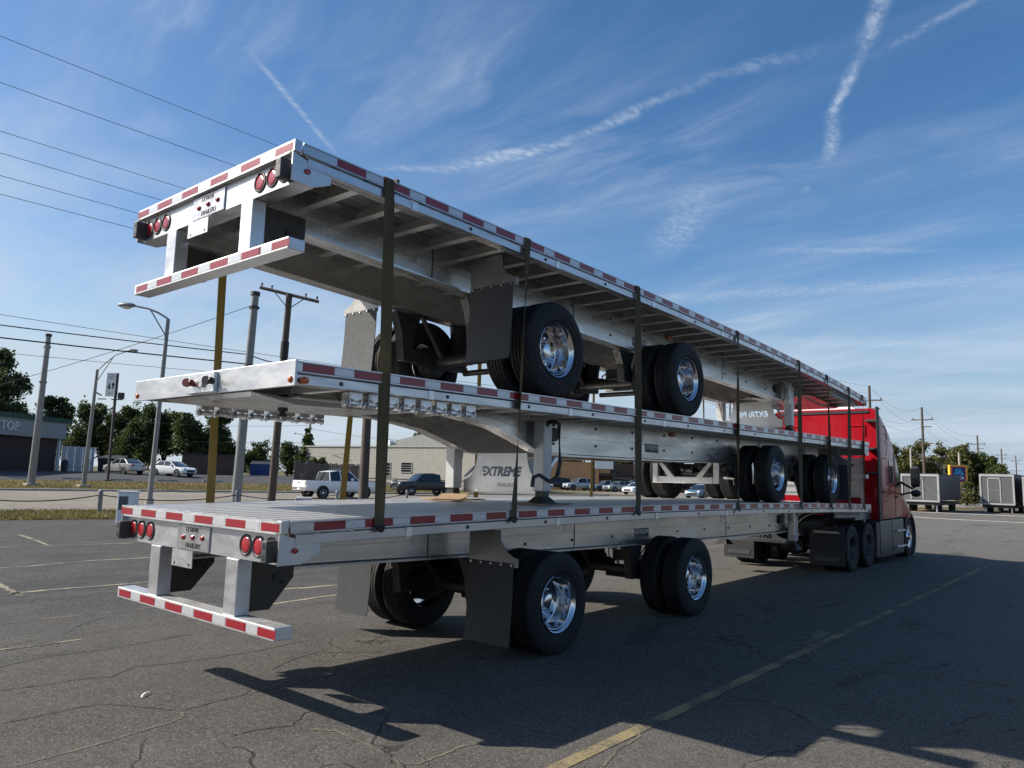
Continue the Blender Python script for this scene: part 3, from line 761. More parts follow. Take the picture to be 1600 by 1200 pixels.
    led = piece('led', lambda: MB().lathe([(-.016, .022), (-.024, .016), (-.025, 0)], 10, 'x').mesh('lens', M['red_lens'], 50))
    for yy in (.78, .95, 1.11, -.78, -.95, -1.11):
        t = inst(ring, 'tail_light', R_, (.043, yy, z0-.198)); inst(lens, 'lens', t)
    for s2 in (-1, 1):
        blk = MB().box(-.062, .042, s2*1.185-.034, s2*1.185+.034, -.288, -.135).build('dock_bumper', M['dock'], R_, loc=(0, 0, z0), bevel=.008)
        for zz in (-.172, -.25):
            MB().lathe([(-.0635, .02), (-.0635, .0)], 16, 'x', (0, s2*1.185, zz)).build('bolt_hole', M['ink'], blk)
        mk_ = MB().lathe([(.0, .03), (-.012, .026), (-.016, 0)], 16, 'y', (0, 0, 0)).build('marker_lamp', M['red_lens'], R_, smooth=40)
        mk_.location = (.13, s2*1.274, z0-.205); mk_.scale = (1, 1, .72)
        if s2 > 0: mk_.rotation_euler = (0, 0, PI)
    lp = MB().box(.032, .044, -.26, .26, -.30, -.105).build('maker_plate', M['alu_rail'], R_, loc=(0, 0, z0), bevel=.002)
    for yy, zz in ((.155, -.205), (0, -.2), (-.155, -.195)):
        q = MB().ball((0, 0, 0), .026, 12, 8, (.6, 1.1, .8)).build('marker_lamp', M['red_lens'], lp, smooth=60); q.location = (.03, yy, zz)
    o = inst(piece('tx1', lambda: text_mesh('EXTREME', .050, M['ink'], .3, .001, .0)), 'lettering', lp, (.0305, 0.02, -.142), FACE_REAR)
    o = inst(piece('tx2', lambda: text_mesh('TRAILERS', .056, M['ink'], .3, .001, .0, 1.1)), 'lettering', lp, (.0305, 0.0, -.266), FACE_REAR)
    hp = MB().box(.03, .036, -.02, .32, -.445, -.31).build('hanging_plate', M['alu_plate'], R_, loc=(0, 0, z0))
    for yy in (.03, .27): MB().lathe([(.0285, .012), (.0285, 0)], 10, 'x', (0, yy, -.42)).build('bolt_hole', M['ink'], hp)
    if bumper:
        zb = z0-.815
        m = MB().box(.015, .16, -1.26, 1.26, 0, .09); bb = m.build('underride_bar', M['alu_white'], R_, loc=(0, 0, zb), bevel=.006)
        breds = [.15, .55, 1.03, 1.51, 1.98, 2.42]
        for i, yw in enumerate(breds):
            o = inst(piece('red', RED), 'red_tape', bb, (.0145, (yw-.02)-HALF, .045), (0, 0, -PI/2), (1 if i not in (0, 5) else .82, 1, 1))
            if i < 5: inst(piece('white', WHT), 'silver_tape', bb, (.0145, (yw+breds[i+1])/2-.02-HALF, .045), (0, 0, -PI/2))
        for s2 in (-1, 1):
            MB().box(.03, .15, s2*.625-.085, s2*.625+.085, .092, .505).build('underride_post', M['alu_white'] if False else M['alu_plate'], R_, loc=(0, 0, zb), bevel=.006)
            br = MB().prism([(.155, .10), (.155, .50), (.56, .50), (.56, .33), (.36, .10)], 'y', s2*.62-.03, s2*.62+.03).build('underride_bracket', M['bracket'], R_, loc=(0, 0, zb), bevel=.006)
            m = MB().cyl((.40, s2*.62-.032, .34), (.40, s2*.62-.045, .34), .03, 10); m.cyl((.46, s2*.62-.032, .30), (.46, s2*.62-.045, .30), .014, 8)
            m.build('bolt_hole', M['ink'], br)
    # running gear
    for ia, ax in enumerate(axles):
        az = axle_z(ax)
        for s2 in (-1, 1):
            wheel(R_, ax, s2*1.135, az, True, s2 > 0, 'trailer', wsc)
            wheel(R_, ax, s2*.795, az, False, s2 > 0, 'trailer', wsc)
        ab = MB().cyl((ax, -.72, az), (ax, .72, az), .066, 16); 
        for s2 in (-1, 1): ab.lathe([(s2*.55, 0), (s2*.55, .17), (s2*.62, .19), (s2*.68, .19), (s2*.68, 0)], 20, 'y', (ax, 0, az))
        ab.build('axle', M['axle'], R_, smooth=35)
        zb = deck(ax)-depth(ax)
        for s2 in (-1, 1):
            MB().prism([(ax-.72, zb-.003), (ax-.32, zb-.003), (ax-.42, (az+zb)/2), (ax-.45, az-.05), (ax-.58, az-.05), (ax-.62, (az+zb)/2)], 'y', s2*BY-.06, s2*BY+.06).build('suspension_hanger', M['axle'], R_, bevel=.01)
            MB().cyl((ax+.02, s2*(BY-.12), az-.02), (ax-.38, s2*(BY-.12), zb-.02), .035, 10, .028).build('shock_absorber', M['axle'], R_, smooth=40)
            m = MB(); m.prism([(ax-.56, az+.05), (ax-.5, az+.10), (ax+.05, az+.10), (ax+.5, az+.0), (ax+.5, az-.06), (ax+.05, az-.09), (ax-.56, az-.03)], 'y', s2*BY-.05, s2*BY+.05)
            m.build('suspension_arm', M['axle'], R_, bevel=.01)
            m = MB(); m.lathe([(az-.0, 0), (az-.0, .10), (az+.05, .135), (az+.13, .135), (az+.17, .10), (zb-.02, .12), (zb-.003, .12), (zb-.003, 0)], 22, 'z', (ax+.38, s2*BY, 0))
            m.build('air_spring', M['black'], R_, smooth=50)
        m = MB()
        m.cyl((ax+.18, -.18, az+.04), (ax+.18, -.42, az+.08), .075, 16); m.cyl((ax+.18, .18, az+.04), (ax+.18, .42, az+.08), .075, 16)
        m.cyl((ax+.22, -.30, az-.12), (ax+.22, .30, az-.12), .035, 10)
        m.box(ax+.1, ax+.3, -.12, .12, az+.1, az+.24)
        m.build('brake_chamber', M['axle'], R_, smooth=35)
        for q in range(5):
            y0 = -.36+.17*q
            MB().tube([(ax+.2, y0, az+.1), (ax+.3+.03*q, y0+.05, az+.02), (ax+.45, y0+.1, az+.08+.03*q), (ax+.6, y0+.02, zb-.05)], .011, 6).build('air_hose', M['black'], R_, smooth=60)
        # light cross frame between the beams, ahead of the axle
        m = MB(); xx = ax+.86
        for s2 in (-1, 1):
            m.box(xx-.03, xx+.03, s2*BY-.05, s2*BY+.05, zb-.36, zb-.003)
            m.hexa([(xx-.03, s2*.12, zb-.33), (xx+.03, s2*.12, zb-.33), (xx+.03, s2*.26, zb-.33), (xx-.03, s2*.26, zb-.33), (xx-.03, s2*.42, zb-.01), (xx+.03, s2*.42, zb-.01), (xx+.03, s2*.505, zb-.01), (xx-.03, s2*.505, zb-.01)])
        m.box(xx-.032, xx+.032, -.505, .505, zb-.36, zb-.25)
        m.build('suspension_crossframe', M['alu'], R_, bevel=.006)
    # mud flaps behind the rear axle
    fx = axles[0]-.80; zd = deck(fx)
    for s2 in (-1, 1):
        ya, yb = s2*.735, s2*1.31
        zt = zd-.20
        o = MB().prism([(ya, zt), (ya, zt-.335), (s2*1.36, zt-.335), (s2*1.36, zt-.255), (s2*1.30, zt-.24), (s2*1.21, zt-.19), (s2*1.155, zt-.11), (s2*1.14, zt)], 'x', fx-.006, fx+.006).build('flap_bracket', M['alu_shade'], R_)
        zt2 = zt-.30
        f = MB(); secs = []
        for i in range(9):
            t = i/8; secs.append([(fx-.012-.04*t*t+.0, ya+s2*.005, zt2-.76*t), (fx-.012-.04*t*t, yb, zt2-.76*t), (fx-.004-.04*t*t, yb, zt2-.76*t), (fx-.004-.04*t*t, ya+s2*.005, zt2-.76*t)])
        f.loft(secs).build('mud_flap', M['flap'], R_)
        for i in range(5):
            y = ya+s2*(.04+.13*i); MB().cyl((fx-.006, y, zt2-.018+.0), (fx-.024, y, zt2-.018), .011, 8).build('flap_bolt', M['winch'], o)
    # nose
    zn = deck(LEN)
    MB().box(LEN-.02, LEN, -1.295, 1.295, -.185, .004).build('nose_plate', M['alu_plate'], R_, loc=(0, 0, zn), bevel=.004)
    cp_ = MB(); xf = LEN-.012
    cp_.loft([[(xf, -.70, -.195), (xf, .70, -.195), (xf-.05, .62, -.225), (xf-.05, -.62, -.225)], [(xf-.55, -.47, -.195), (xf-.55, .47, -.195), (xf-.55, .47, -.245), (xf-.55, -.47, -.245)], [(xf-1.7, -.47, -.195), (xf-1.7, .47, -.195), (xf-1.7, .47, -.235), (xf-1.7, -.47, -.235)]])
    cp_.build('coupler_plate', M['alu'], R_, warp=lambda q: (q[0], q[1], q[2]+deck(q[0])))
    MB().lathe([(0, .0), (0, .045), (-.03, .045), (-.03, .025), (-.06, .025), (-.06, .045), (-.08, .045), (-.08, 0)], 20, 'z', (LEN-.75, 0, deck(LEN-.75)-.24)).build('kingpin', M['axle'], R_, smooth=30)
    gb = MB().box(LEN+.001, LEN+.035, -.235, .215, -.175, -.01).build('coupling_box', M['winch'], R_, loc=(0, 0, zn), bevel=.004)
    for yy, mm in ((.2, M['ink']), (-.12, M['red_lens'])):
        g = MB().cyl((LEN+.03, yy, -.09), (LEN+.09, yy, -.09), .026, 14); g.cyl((LEN+.085, yy, -.09), (LEN+.105, yy+.01, -.09), .036, 14); g.ball((LEN+.08, yy+.055, -.09), .026)
        g.build('air_coupling', M['ink'] if mm is M['ink'] else mat('dark_red_coupling', (.12, .01, .012), .45), gb, smooth=40)
    MB().cyl((LEN+.03, .04, -.10), (LEN+.06, .04, -.10), .03, 14).build('electric_socket', M['winch'], gb, smooth=40)
    for s2 in (-1, 1):
        q = MB().ball((LEN, s2*1.24, -.135), .026, 12, 8, (.7, 1.1, 1)).build('marker_lamp', M['amber_lens'], R_, loc=(0, 0, zn), smooth=60)
        q = MB().ball((LEN-.08, s2*1.30, -.14), .034, 12, 8, (1.2, .5, .8)).build('marker_lamp', M['amber_lens'], R_, loc=(0, 0, zn), smooth=60)
    # side marker lamp in mid length
    xk = 7.0 if side < 0 else LEN-7.0
    q = MB().ball((0, 0, 0), .055, 14, 8, (1.5, .35, .7)).build('marker_lamp', M['amber_lens'], R_, smooth=60); q.location = (xk, side*(BY+.03), deck(xk)-.19)
    # landing gear
    lx = LEN-legd; zl = deck(lx); zb = zl-depth(lx)
    for s2 in (-1, 1):
        yl = s2*.70
        lg = MB().box(lx-.075, lx+.075, yl-.075, yl+.075, leg_low+.16, -.19).build('landing_leg', M['leg_paint'], R_, loc=(0, 0, zl), bevel=.012)
        MB().box(lx-.055, lx+.055, yl-.055, yl+.055, leg_low+.04, leg_low+.16).build('inner_leg', M['axle'], lg)
        if foot: MB().hexa([(lx-.17, yl-.13, leg_low), (lx+.17, yl-.13, leg_low), (lx+.17, yl+.13, leg_low), (lx-.17, yl+.13, leg_low), (lx-.06, yl-.065, leg_low+.10), (lx+.06, yl-.065, leg_low+.10), (lx+.06, yl+.065, leg_low+.10), (lx-.06, yl+.065, leg_low+.10)]).build('foot', M['axle'], lg)
        MB().box(lx-.13, lx-.078, yl-.07, yl+.03, -.62, -.19).build('leg_bracket', M['alu'], lg, bevel=.004)
        m = MB()
        for i in range(6): m.cyl((lx-.10, yl+s2*.03, -.22-.065*i), (lx-.10, yl+s2*.036, -.22-.065*i), .012, 8)
        m.cyl((lx+.02, yl+s2*.075, -.24), (lx+.02, yl+s2*.082, -.24), .03, 14)
        m.build('leg_bolt', M['bracket'], lg)
        m = MB().hexa([(lx-.12, yl-s2*.10, leg_low+.3), (lx-.09, yl-s2*.10, leg_low+.3), (lx-.09, yl-s2*.075, leg_low+.3), (lx-.12, yl-s2*.075, leg_low+.3), (lx-.5, yl-s2*.16, -.585), (lx-.42, yl-s2*.16, -.585), (lx-.42, yl-s2*.12, -.585), (lx-.5, yl-s2*.12, -.585)])
        m.build('leg_brace', M['alu'], lg)
    hgt = zl-depth(lx)-(zl+leg_low+.12)
    pw = .615; bot = leg_low+.13; top = -.56
    key = 'stencil%.2f' % leg_low
    def mkst():
        H = top-bot; ol = [(-pw, 0), (pw, 0)]
        for i in range(9): t = PI/2*i/8; ol.append((pw-.22*math.sin(t), H*.30+H*.70*(1-math.cos(t))))
        ol += [(-x_, z_) for x_, z_ in reversed(ol[2:])]
        return stencil(ol, 'EXTREME', .150, (-.02, H*.52), .28, M['alu_plate'])
    st_ = piece(key, mkst)
    pn = inst(st_, 'bracing_panel', R_, (lx-.10, 0, zl+bot), FACE_FRONT)
    MB().box(lx-.22, lx-.105, -pw, pw, -.012, 0).build('bracing_flange', M['alu_plate'], R_, loc=(0, 0, zl+bot))
    inst(piece('txs', lambda: text_mesh('TRAILERS', .062, M['ink'], .28, .001)), 'lettering', pn, (.06, .085, .0055))
    if crank:
        yc = side*(.70+.10)
        MB().tube([(lx+.0, side*.775, -.33), (lx-.02, yc+side*.06, -.33), (lx-.03, yc+side*.10, -.35), (lx-.06, yc+side*.10, -.80), (lx-.02, yc+side*.09, -.95), (lx+.10, yc+side*.08, -1.0 if leg_low < -1.1 else -.96), (lx+.30, yc+side*.09, -.93), (lx+.40, yc+side*.09, -.96), (lx+.42, yc+side*.09, -1.06)], .023, 8).build('crank_handle', M['axle'], R_, loc=(0, 0, zl+.12), smooth=50)
    c = MB().lathe([(side*.006, .0), (side*.006, .085), (side*.04, .08), (side*.04, 0)], 20, 'y', (lx-.36, side*(BY+.006), zl-.33)).build('access_cap', M['axle'], R_, smooth=30)
    # winches hung on a track under both rails near the nose
    def wfn():
        m = MB()
        m.box(-.062, -.056, -.05, .05, -.115, 0); m.box(.056, .062, -.05, .05, -.115, 0); m.box(-.062, .062, -.05, .05, -.006, 0)
        m.prism([(-.056, -.006), (.056, -.006), (.056, -.05), (.0, -.07), (-.056, -.05)], 'y', .044, .05)
        m.cyl((-.085, 0, -.085), (.085, 0, -.085), .024, 12)
        m.lathe([(.066, .0), (.066, .042), (.075, .042), (.075, 0)], 12, 'x', (0, 0, -.085))
        m.cyl((-.095, -.03, -.10), (-.075, -.03, -.10), .02, 8)
        return m.mesh('strap_winch', M['winch'], 30)
    wm = piece('winch', wfn)
    for s2 in (-1, 1):
        for i in range(nwinch):
            x = LEN-.62-.188*i
            inst(wm, 'strap_winch', R_, (x, s2*1.16, deck(x)-.172))
    # maker decal on the web
    xd = (6.16 if side < 0 else LEN-6.4)
    bd = MB().box(-.19, .19, -.001, 0, -.06, .06).mesh('decal', mat('dark_decal', (.035, .042, .06), .4))
    d = inst(bd, 'maker_decal', R_, (xd, side*(BY+.0125), deck(xd)-.42), (0, 0, 0 if side < 0 else PI))
    inst(piece('txd', lambda: text_mesh('EXTREME', .085, M['ink_white'], .28, .0006, .001)), 'lettering', d, (0, -.0015, .012), FACE_RIGHT)
    return R_
def poly(pts, deg):
    c = np.polyfit([q[0] for q in pts], [q[1] for q in pts], deg)
    return lambda x: float(np.polyval(c, x))
deckB = poly([(0, 1.422), (.92, 1.445), (2.46, 1.462), (4.81, 1.478), (7.64, 1.472), (10.35, 1.45), (14.86, 1.372)], 3)
deckMx = lambda X: 2.57+.01215*X
deckT = poly([(0, 4.19), (1.95, 4.18), (3.5, 4.16), (4.9, 4.13), (7.85, 4.08), (10.4, 3.99), (13.3, 3.855), (14.86, 3.73)], 3)
X0M = .03+LEN
deckM = lambda x: deckMx(X0M-x)
trB = trailer('lowest aluminium flatbed trailer, its tyres on the asphalt, hitched to the red truck', 0.0, 0.0, deckB, (3.32, 6.42), lambda x: .508, .27, -1, leg_low=-.90, crank=False)
trM = trailer('middle aluminium flatbed trailer facing backwards, nose plate over the open deck', X0M, PI, deckM, (X0M-12.35, X0M-9.45), lambda x: deckB(X0M-x)+.478, LEN-13.84, 1, wsc=.94, leg_low=-1.155, crank=True, legd=3.69)
trT = trailer('topmost aluminium flatbed trailer, tail high in the air on the middle one', -.09, 0.0, deckT, (3.30, 6.28), lambda x: deckMx(x-.09)+.508, .38, -1, leg_low=-1.20, crank=False)

# cardboard under the middle trailer's feet
LXM = .03+3.69
for (px_, py_, rz, lab) in ((LXM, .595, .2, 'flat tan cardboard sheet under the near landing foot'), (LXM, 1.995, -.1, 'tan cardboard sheet under the far landing foot'), (LXM-.35, 1.70, .5, 'bent cardboard sheet sticking up beside the far landing foot')):
    z = deckB(px_)
    m = MB(); secs = []; up = .0 if 'flat' in lab or 'under' in lab else .10
    for i in range(7):
        t = i/6; zz = .004+(up*t*t) + (.03*max(0, t-.75) if not up else 0)
        secs.append([(-.34+.68*t, -.24, zz), (-.34+.68*t, .24, zz+.012*math.sin(4*t)), (-.34+.68*t, .24, zz+.008+.012*math.sin(4*t)), (-.34+.68*t, -.24, zz+.008)])
    m.loft(secs); o = m.build('cardboard_sheet', M['card'], None); o.location = (px_, py_, z); o.rotation_euler = (0, 0, rz); o.scale = (.62, .7, .8) if up else (1, 1, 1)
    tag(o, lab, 'cardboard', 'cardboard sheets on the lowest deck')

# ------------------------------------------------------------------ straps
def strap(xt, xb, label, wd=.10, tw=0.3, seed=0):
    e = thing('tie_down_strap', label, 'strap', (xt, 0, 0), 0, 'olive webbing straps over the trailer stack')
    r = random.Random(seed); m = MB(); secs = []; th = .004
    zt = deckT(xt+.09)+.006; zb = deckB(xb)-.075
    def sec(x, y, z, ang, nrm):
        c, s_ = math.cos(ang), math.sin(ang)
        d = Vector((c, s_*(0 if abs(nrm[2]) > .5 else 1), 0)); n_ = Vector(nrm)
        if abs(nrm[2]) < .5: n_ = Vector((-s_, c, 0))
        p = Vector((x-xt, y, z))
        return [tuple(p+d*wd/2+n_*th/2), tuple(p-d*wd/2+n_*th/2), tuple(p-d*wd/2-n_*th/2), tuple(p+d*wd/2-n_*th/2)]
    N = 16
    for i in range(N+1):
        t = i/N; a = tw*math.sin(PI*t)*(1 if seed % 2 else -1)
        secs.append(sec(xb+(xt-xb)*t+.012*math.sin(3*t+seed), -.012, zb+(zt-.01-zb)*t, a, (0, 1, 0)))
    for y in (.002, 1.3, 2.588): secs.append(sec(xt, y, zt, 0, (0, 0, 1)))
    for i in range(N+1):
        t = i/N; a = .25*tw*math.sin(PI*t)
        secs.append(sec(xt+(xb-xt)*t, 2.602, zt-.01+(zb-zt+.01)*t, a, (0, 1, 0)))
    m.loft(secs).build('webbing', M['strap'], e, smooth=40)
    for y, s_ in ((-.012, -1), (2.602, 1)):
        h = MB().prism([(-.055, .0), (.055, .0), (.04, -.05), (.015, -.06), (-.03, -.045)], 'y', y+s_*.004, y+s_*.016)
        h.build('hook', M['hook'], e, loc=(xb-xt, 0, zb+.012), bevel=.003)
labs = ['widest olive strap nearest the tails of the trailers', 'strap passing the rear tyre of the topmost trailer', 'strap between the two tyres of the topmost trailer, ahead of the leg with the crank',
        'strap hanging beside the mirrored lettering panel, before the middle trailer wheels', 'strap running down by the grey landing leg of the topmost trailer', 'strap in front of the frontmost wheel of the middle trailer',
        'strap just before the red rear wall of the cab', 'thin strap closest to the red cab edge']
for i, (a, b) in enumerate(((.80, .86), (2.63, 2.49), (4.79, 4.80), (7.76, 7.70), (10.42, 10.40), (12.0, 12.1), (13.42, 13.25), (14.45, 14.3))):
    strap(a, b, labs[i], .092 if i < 5 else .085, (.75, .9, .65, .9, .55, .8, .6, .7)[i], i)
# ------------------------------------------------------------------ truck tractor
def rrect(x, hw, zb, zt, r, n=4, cy=1.295, rb=.05):
    pts = []
    for (cy_, cz_, rr, a0) in ((hw-r, zt-r, r, 0), (-hw+r, zt-r, r, PI/2), (-hw+rb, zb+rb, rb, PI), (hw-rb, zb+rb, rb, 3*PI/2)):
        for k in range(n+1):
            a = a0+PI/2*k/n; pts.append((x, cy+cy_+rr*math.cos(a), cz_+rr*math.sin(a)))
    return pts
TR = thing('semi_truck', 'red sleeper cab truck hitched to the front of the trailers', 'truck', (0, 0, 0))
mb = MB().loft([rrect(15.9, 1.235, 1.0, 3.60, .16), rrect(15.94, 1.245, 1.0, 3.61, .18), rrect(16.3, 1.245, 1.0, 3.46, .18), rrect(16.55, 1.245, 1.0, 3.335, .18), rrect(16.85, 1.243, 1.0, 3.17, .18), rrect(17.1, 1.24, 1.0, 2.99, .18),
                rrect(17.35, 1.23, 1.0, 2.75, .16), rrect(17.52, 1.22, 1.0, 2.55, .14), rrect(17.80, 1.205, 1.0, 2.22, .12), rrect(18.10, 1.19, .99, 1.86, .12), rrect(18.2, 1.20, .98, 1.75, .20), rrect(18.4, 1.225, .98, 1.66, .30), rrect(18.7, 1.235, .98, 1.52, .36), rrect(18.95, 1.22, .95, 1.38, .34), rrect(19.12, 1.17, .90, 1.24, .26), rrect(19.25, 1.08, .84, 1.10, .18), rrect(19.33, .95, .80, 1.0, .12)])
CAB = mb.build('cab', M['red_paint'], TR, smooth=32)
# embossed ribs on the rear wall
for y0, z0_, y1, z1_ in ((.55, 2.30, .95, 2.85), (.95, 2.85, 1.25, 2.30), (1.75, 2.2, 1.75, 2.9), (2.05, 2.3, 2.25, 2.8), (.35, 3.2, .75, 3.2), (1.9, 3.2, 2.3, 3.2), (.35, 2.95, .35, 3.2)):
    MB().tube([(15.90, y0, z0_), (15.90, y1, z1_)], .025, 8).build('pressed_rib', M['red_paint'], CAB, smooth=50)
MB().box(15.875, 15.9, .25, 2.35, 3.50, 3.56).build('roof_seal', M['black'], CAB)
for y in (.04, 2.535):
    MB().box(15.70, 15.905, y-.012, y+.018, 1.0, 3.63).build('side_extender', M['black'], TR, bevel=.01)
for z in (2.06, 2.62, 3.28):
    MB().box(15.72, 15.90, .06, .30, z, z+.05).build('extender_brace', M['grey_plastic'], TR)
# right door, windows, locker, seams
def sidey(x): return 1.295-float(np.interp(x, [15.9, 17.1, 17.52, 17.8, 18.1, 18.2, 18.6], [1.245, 1.24, 1.22, 1.205, 1.19, 1.20, 1.22]))
def panel(name, pts, mtl, off, parent=TR, th=.010):
    n = len(pts)
    vs = [(x, sidey(x)-off, z) for x, z in pts]+[(x, sidey(x)-off+th+.0, z) for x, z in pts]
    return MB().add(vs, [tuple(range(n)), tuple(range(2*n-1, n-1, -1))]+[(i, i+n, (i+1) % n+n, (i+1) % n) for i in range(n)]).build(name, mtl, parent)
panel('door_gap', [(17.27, 1.02), (18.10, 1.02), (18.125, 1.80), (17.63, 2.40), (17.32, 2.64), (17.27, 2.42)], M['black'], .004)
panel('locker_gap', [(16.03, 1.53), (16.57, 1.53), (16.57, 2.44), (16.03, 2.44)], M['black'], .004)
panel('locker_gap', [(16.03, 1.06), (16.57, 1.06), (16.57, 1.44), (16.03, 1.44)], M['black'], .004)
door = panel('door', [(17.30, 1.04), (18.08, 1.04), (18.10, 1.78), (17.62, 2.36), (17.34, 2.60), (17.30, 2.4)], M['red_paint'], .008)
panel('window', [(17.38, 1.76), (18.06, 1.76), (17.60, 2.34), (17.40, 2.52)], M['glass'], .014, door, .008)
panel('handle', [(17.36, 1.50), (17.52, 1.50), (17.52, 1.55), (17.36, 1.55)], M['black'], .03, door, .02)
lk = panel('locker_door', [(16.05, 1.55), (16.55, 1.55), (16.55, 2.42), (16.05, 2.42)], M['red_paint'], .007)
panel('locker_door', [(16.05, 1.08), (16.55, 1.08), (16.55, 1.42), (16.05, 1.42)], M['red_paint'], .007)
panel('handle', [(16.12, 1.62), (16.26, 1.62), (16.26, 1.68), (16.12, 1.68)], M['black'], .02, lk)
panel('window', [(16.72, 1.85), (17.12, 1.85), (17.12, 2.40), (16.72, 2.40)], M['glass'], .012)
panel('seam', [(15.95, 2.54), (17.5, 2.50), (17.5, 2.512), (15.95, 2.552)], M['black'], .003, CAB, .008)
em = MB()
for i in range(3):
    a = [(16.22+.05*i, 3.18-.16*i), (16.45, 3.22-.18*i), (16.62-.02*i, 3.02-.12*i)]
    em.tube([(x, .052, z) for x, z in a], .008, 5)
em.tube([(16.2, .052, 3.2), (16.5, .052, 3.22), (16.66, .052, 2.95), (16.62, .052, 2.7), (16.45, .052, 2.5)], .008, 5)
em.build('emblem', mat('dark_emblem', (.05, .05, .07), .4), CAB)
ws = MB().add([(17.56, .30, 2.545), (17.56, 2.29, 2.545), (18.12, 2.32, 1.875), (18.12, .27, 1.875), (17.54, .30, 2.53), (17.54, 2.29, 2.53), (18.10, 2.32, 1.86), (18.10, .27, 1.86)], [(0, 1, 2, 3), (7, 6, 5, 4), (0, 4, 5, 1), (1, 5, 6, 2), (2, 6, 7, 3), (3, 7, 4, 0)])
ws.build('windshield', M['glass'], TR)
# roof air shield seen over the cab edge
MB().loft([[(15.95, .5, 3.58), (15.95, 2.1, 3.58), (15.95, 1.9, 3.72), (15.95, .7, 3.72)], [(16.6, .5, 3.30), (16.6, 2.1, 3.30), (16.6, 1.9, 3.50), (16.6, .7, 3.50)], [(17.2, .6, 2.85), (17.2, 2.0, 2.85), (17.2, 1.8, 2.95), (17.2, .8, 2.95)]]).build('roof_shield', M['white'], TR, bevel=.03)
# front fender over the steer wheel, bumper, headlamp
for sg in (-1, 1):
    MB().lathe([(sg*.92, .0), (sg*.92, .55), (sg*1.242, .60), (sg*1.246, .585), (sg*1.235, .555), (sg*.93, .53), (sg*.93, 0)], 28, 'y', (18.72, 1.295, .52)).build('wheel_arch', M['grey_plastic'], TR, smooth=35)
    MB().ball((19.22, 1.295+sg*1.0, .98), .11, 14, 10, (.9, .9, .9)).build('headlight', M['glass'], TR, smooth=60)
MB().loft([rrect(19.15, 1.20, .28, .74, .10), rrect(19.36, 1.05, .28, .72, .10), rrect(19.44, .85, .30, .70, .08)]).build('bumper', M['grey_plastic'], TR, smooth=35)
for y, f in ((.20, False), (2.39, True)): wheel(TR, 18.72, y+(.02 if y < 1 else -.02), .50, True, f, 'steer', .97)
for ax in (13.70, 14.93):
    for s2 in (-1, 1):
        wheel(TR, ax, 1.295+s2*1.10, .475, True, s2 > 0, 'drive', .93)
        wheel(TR, ax, 1.295+s2*.78, .475, False, s2 > 0, 'drive', .93)
    MB().cyl((ax, .5, .475), (ax, 2.09, .475), .09, 14).lathe([(-.25, 0), (-.25, .16), (0, .22), (.25, .16), (.25, 0)], 20, 'y', (ax, 1.295, .475)).build('drive_axle', M['axle'], TR, smooth=40)
for y in (.90, 1.69): MB().box(13.0, 18.9, y-.04, y+.04, .72, 1.0).build('frame_rail', M['axle'], TR)
for x in (13.27, 15.3): MB().box(x-.08, x+.08, .94, 1.65, .75, .98).build('frame_cross', M['axle'], TR)
MB().lathe([(1.0, 0), (1.0, .48), (1.06, .50), (1.12, .46), (1.12, 0)], 24, 'z', (14.2, 1.295, -.02)).build('fifth_wheel', M['axle'], TR, smooth=35)
# tail flaps with pale bars
for s2 in (-1, 1):
    yc = 1.295+s2*.93
    f = MB().box(12.92, 12.94, yc-.34, yc+.34, .16, .95).build('mud_flap', M['black'], TR)
    MB().box(12.905, 12.919, yc-.25, yc+.25, .80, .845).build('flap_bar', M['step'], f)
    MB().box(12.905, 12.919, yc-.25, yc+.25, .24, .33).build('flap_bar', M['grey_plastic'], f)
# skirt panels, steps and the ribbed battery box
MB().loft([rrect(15.86, 1.225, .12, .985, .03), rrect(18.05, 1.225, .12, .985, .03)]).build('side_skirt', M['grey_plastic'], TR, smooth=30)
for s2 in (-1,):
    MB().box(16.92, 16.935, .064, .07, .14, .97).box(15.9, 18.0, .064, .07, .30, .306).build('skirt_seam', M['black'], TR)
    MB().box(17.25, 18.02, .02, .09, .68, .72).box(17.2, 18.02, .01, .09, .30, .345).build('cab_step', M['step'], TR, bevel=.008)
MB().box(15.55, 15.82, .07, .5, .15, .95).build('fairing_corner', M['axle'], TR, bevel=.03)
bbx = MB().box(14.5, 15.75, .25, .9, 1.02, 1.2).build('ribbed_box', mat('blue_grey_ribbed_box', (.10, .13, .18), .45, .4), TR)
for i in range(9): MB().box(14.55+.13*i, 14.61+.13*i, .235, .249, 1.03, 1.19).build('rib', M['step'], bbx)
# polished rack behind the cab
rk = MB().box(15.46, 15.50, .32, 2.27, 1.50, 2.42).build('headache_rack', M['alu_plate'], TR, bevel=.01)
for i in range(9): MB().box(15.45, 15.459, .5+.19*i, .6+.19*i, 2.22, 2.27).build('rack_slot', M['ink'], rk)
for i in range(4): MB().box(15.44, 15.459, .36, 2.23, 1.58+.15*i, 1.62+.15*i).build('rack_rib', M['alu'], rk)
for y in (.33, 2.26): MB().box(15.42, 15.54, y-.03, y+.03, .95, 2.44).build('rack_post', M['alu_rail'], TR)
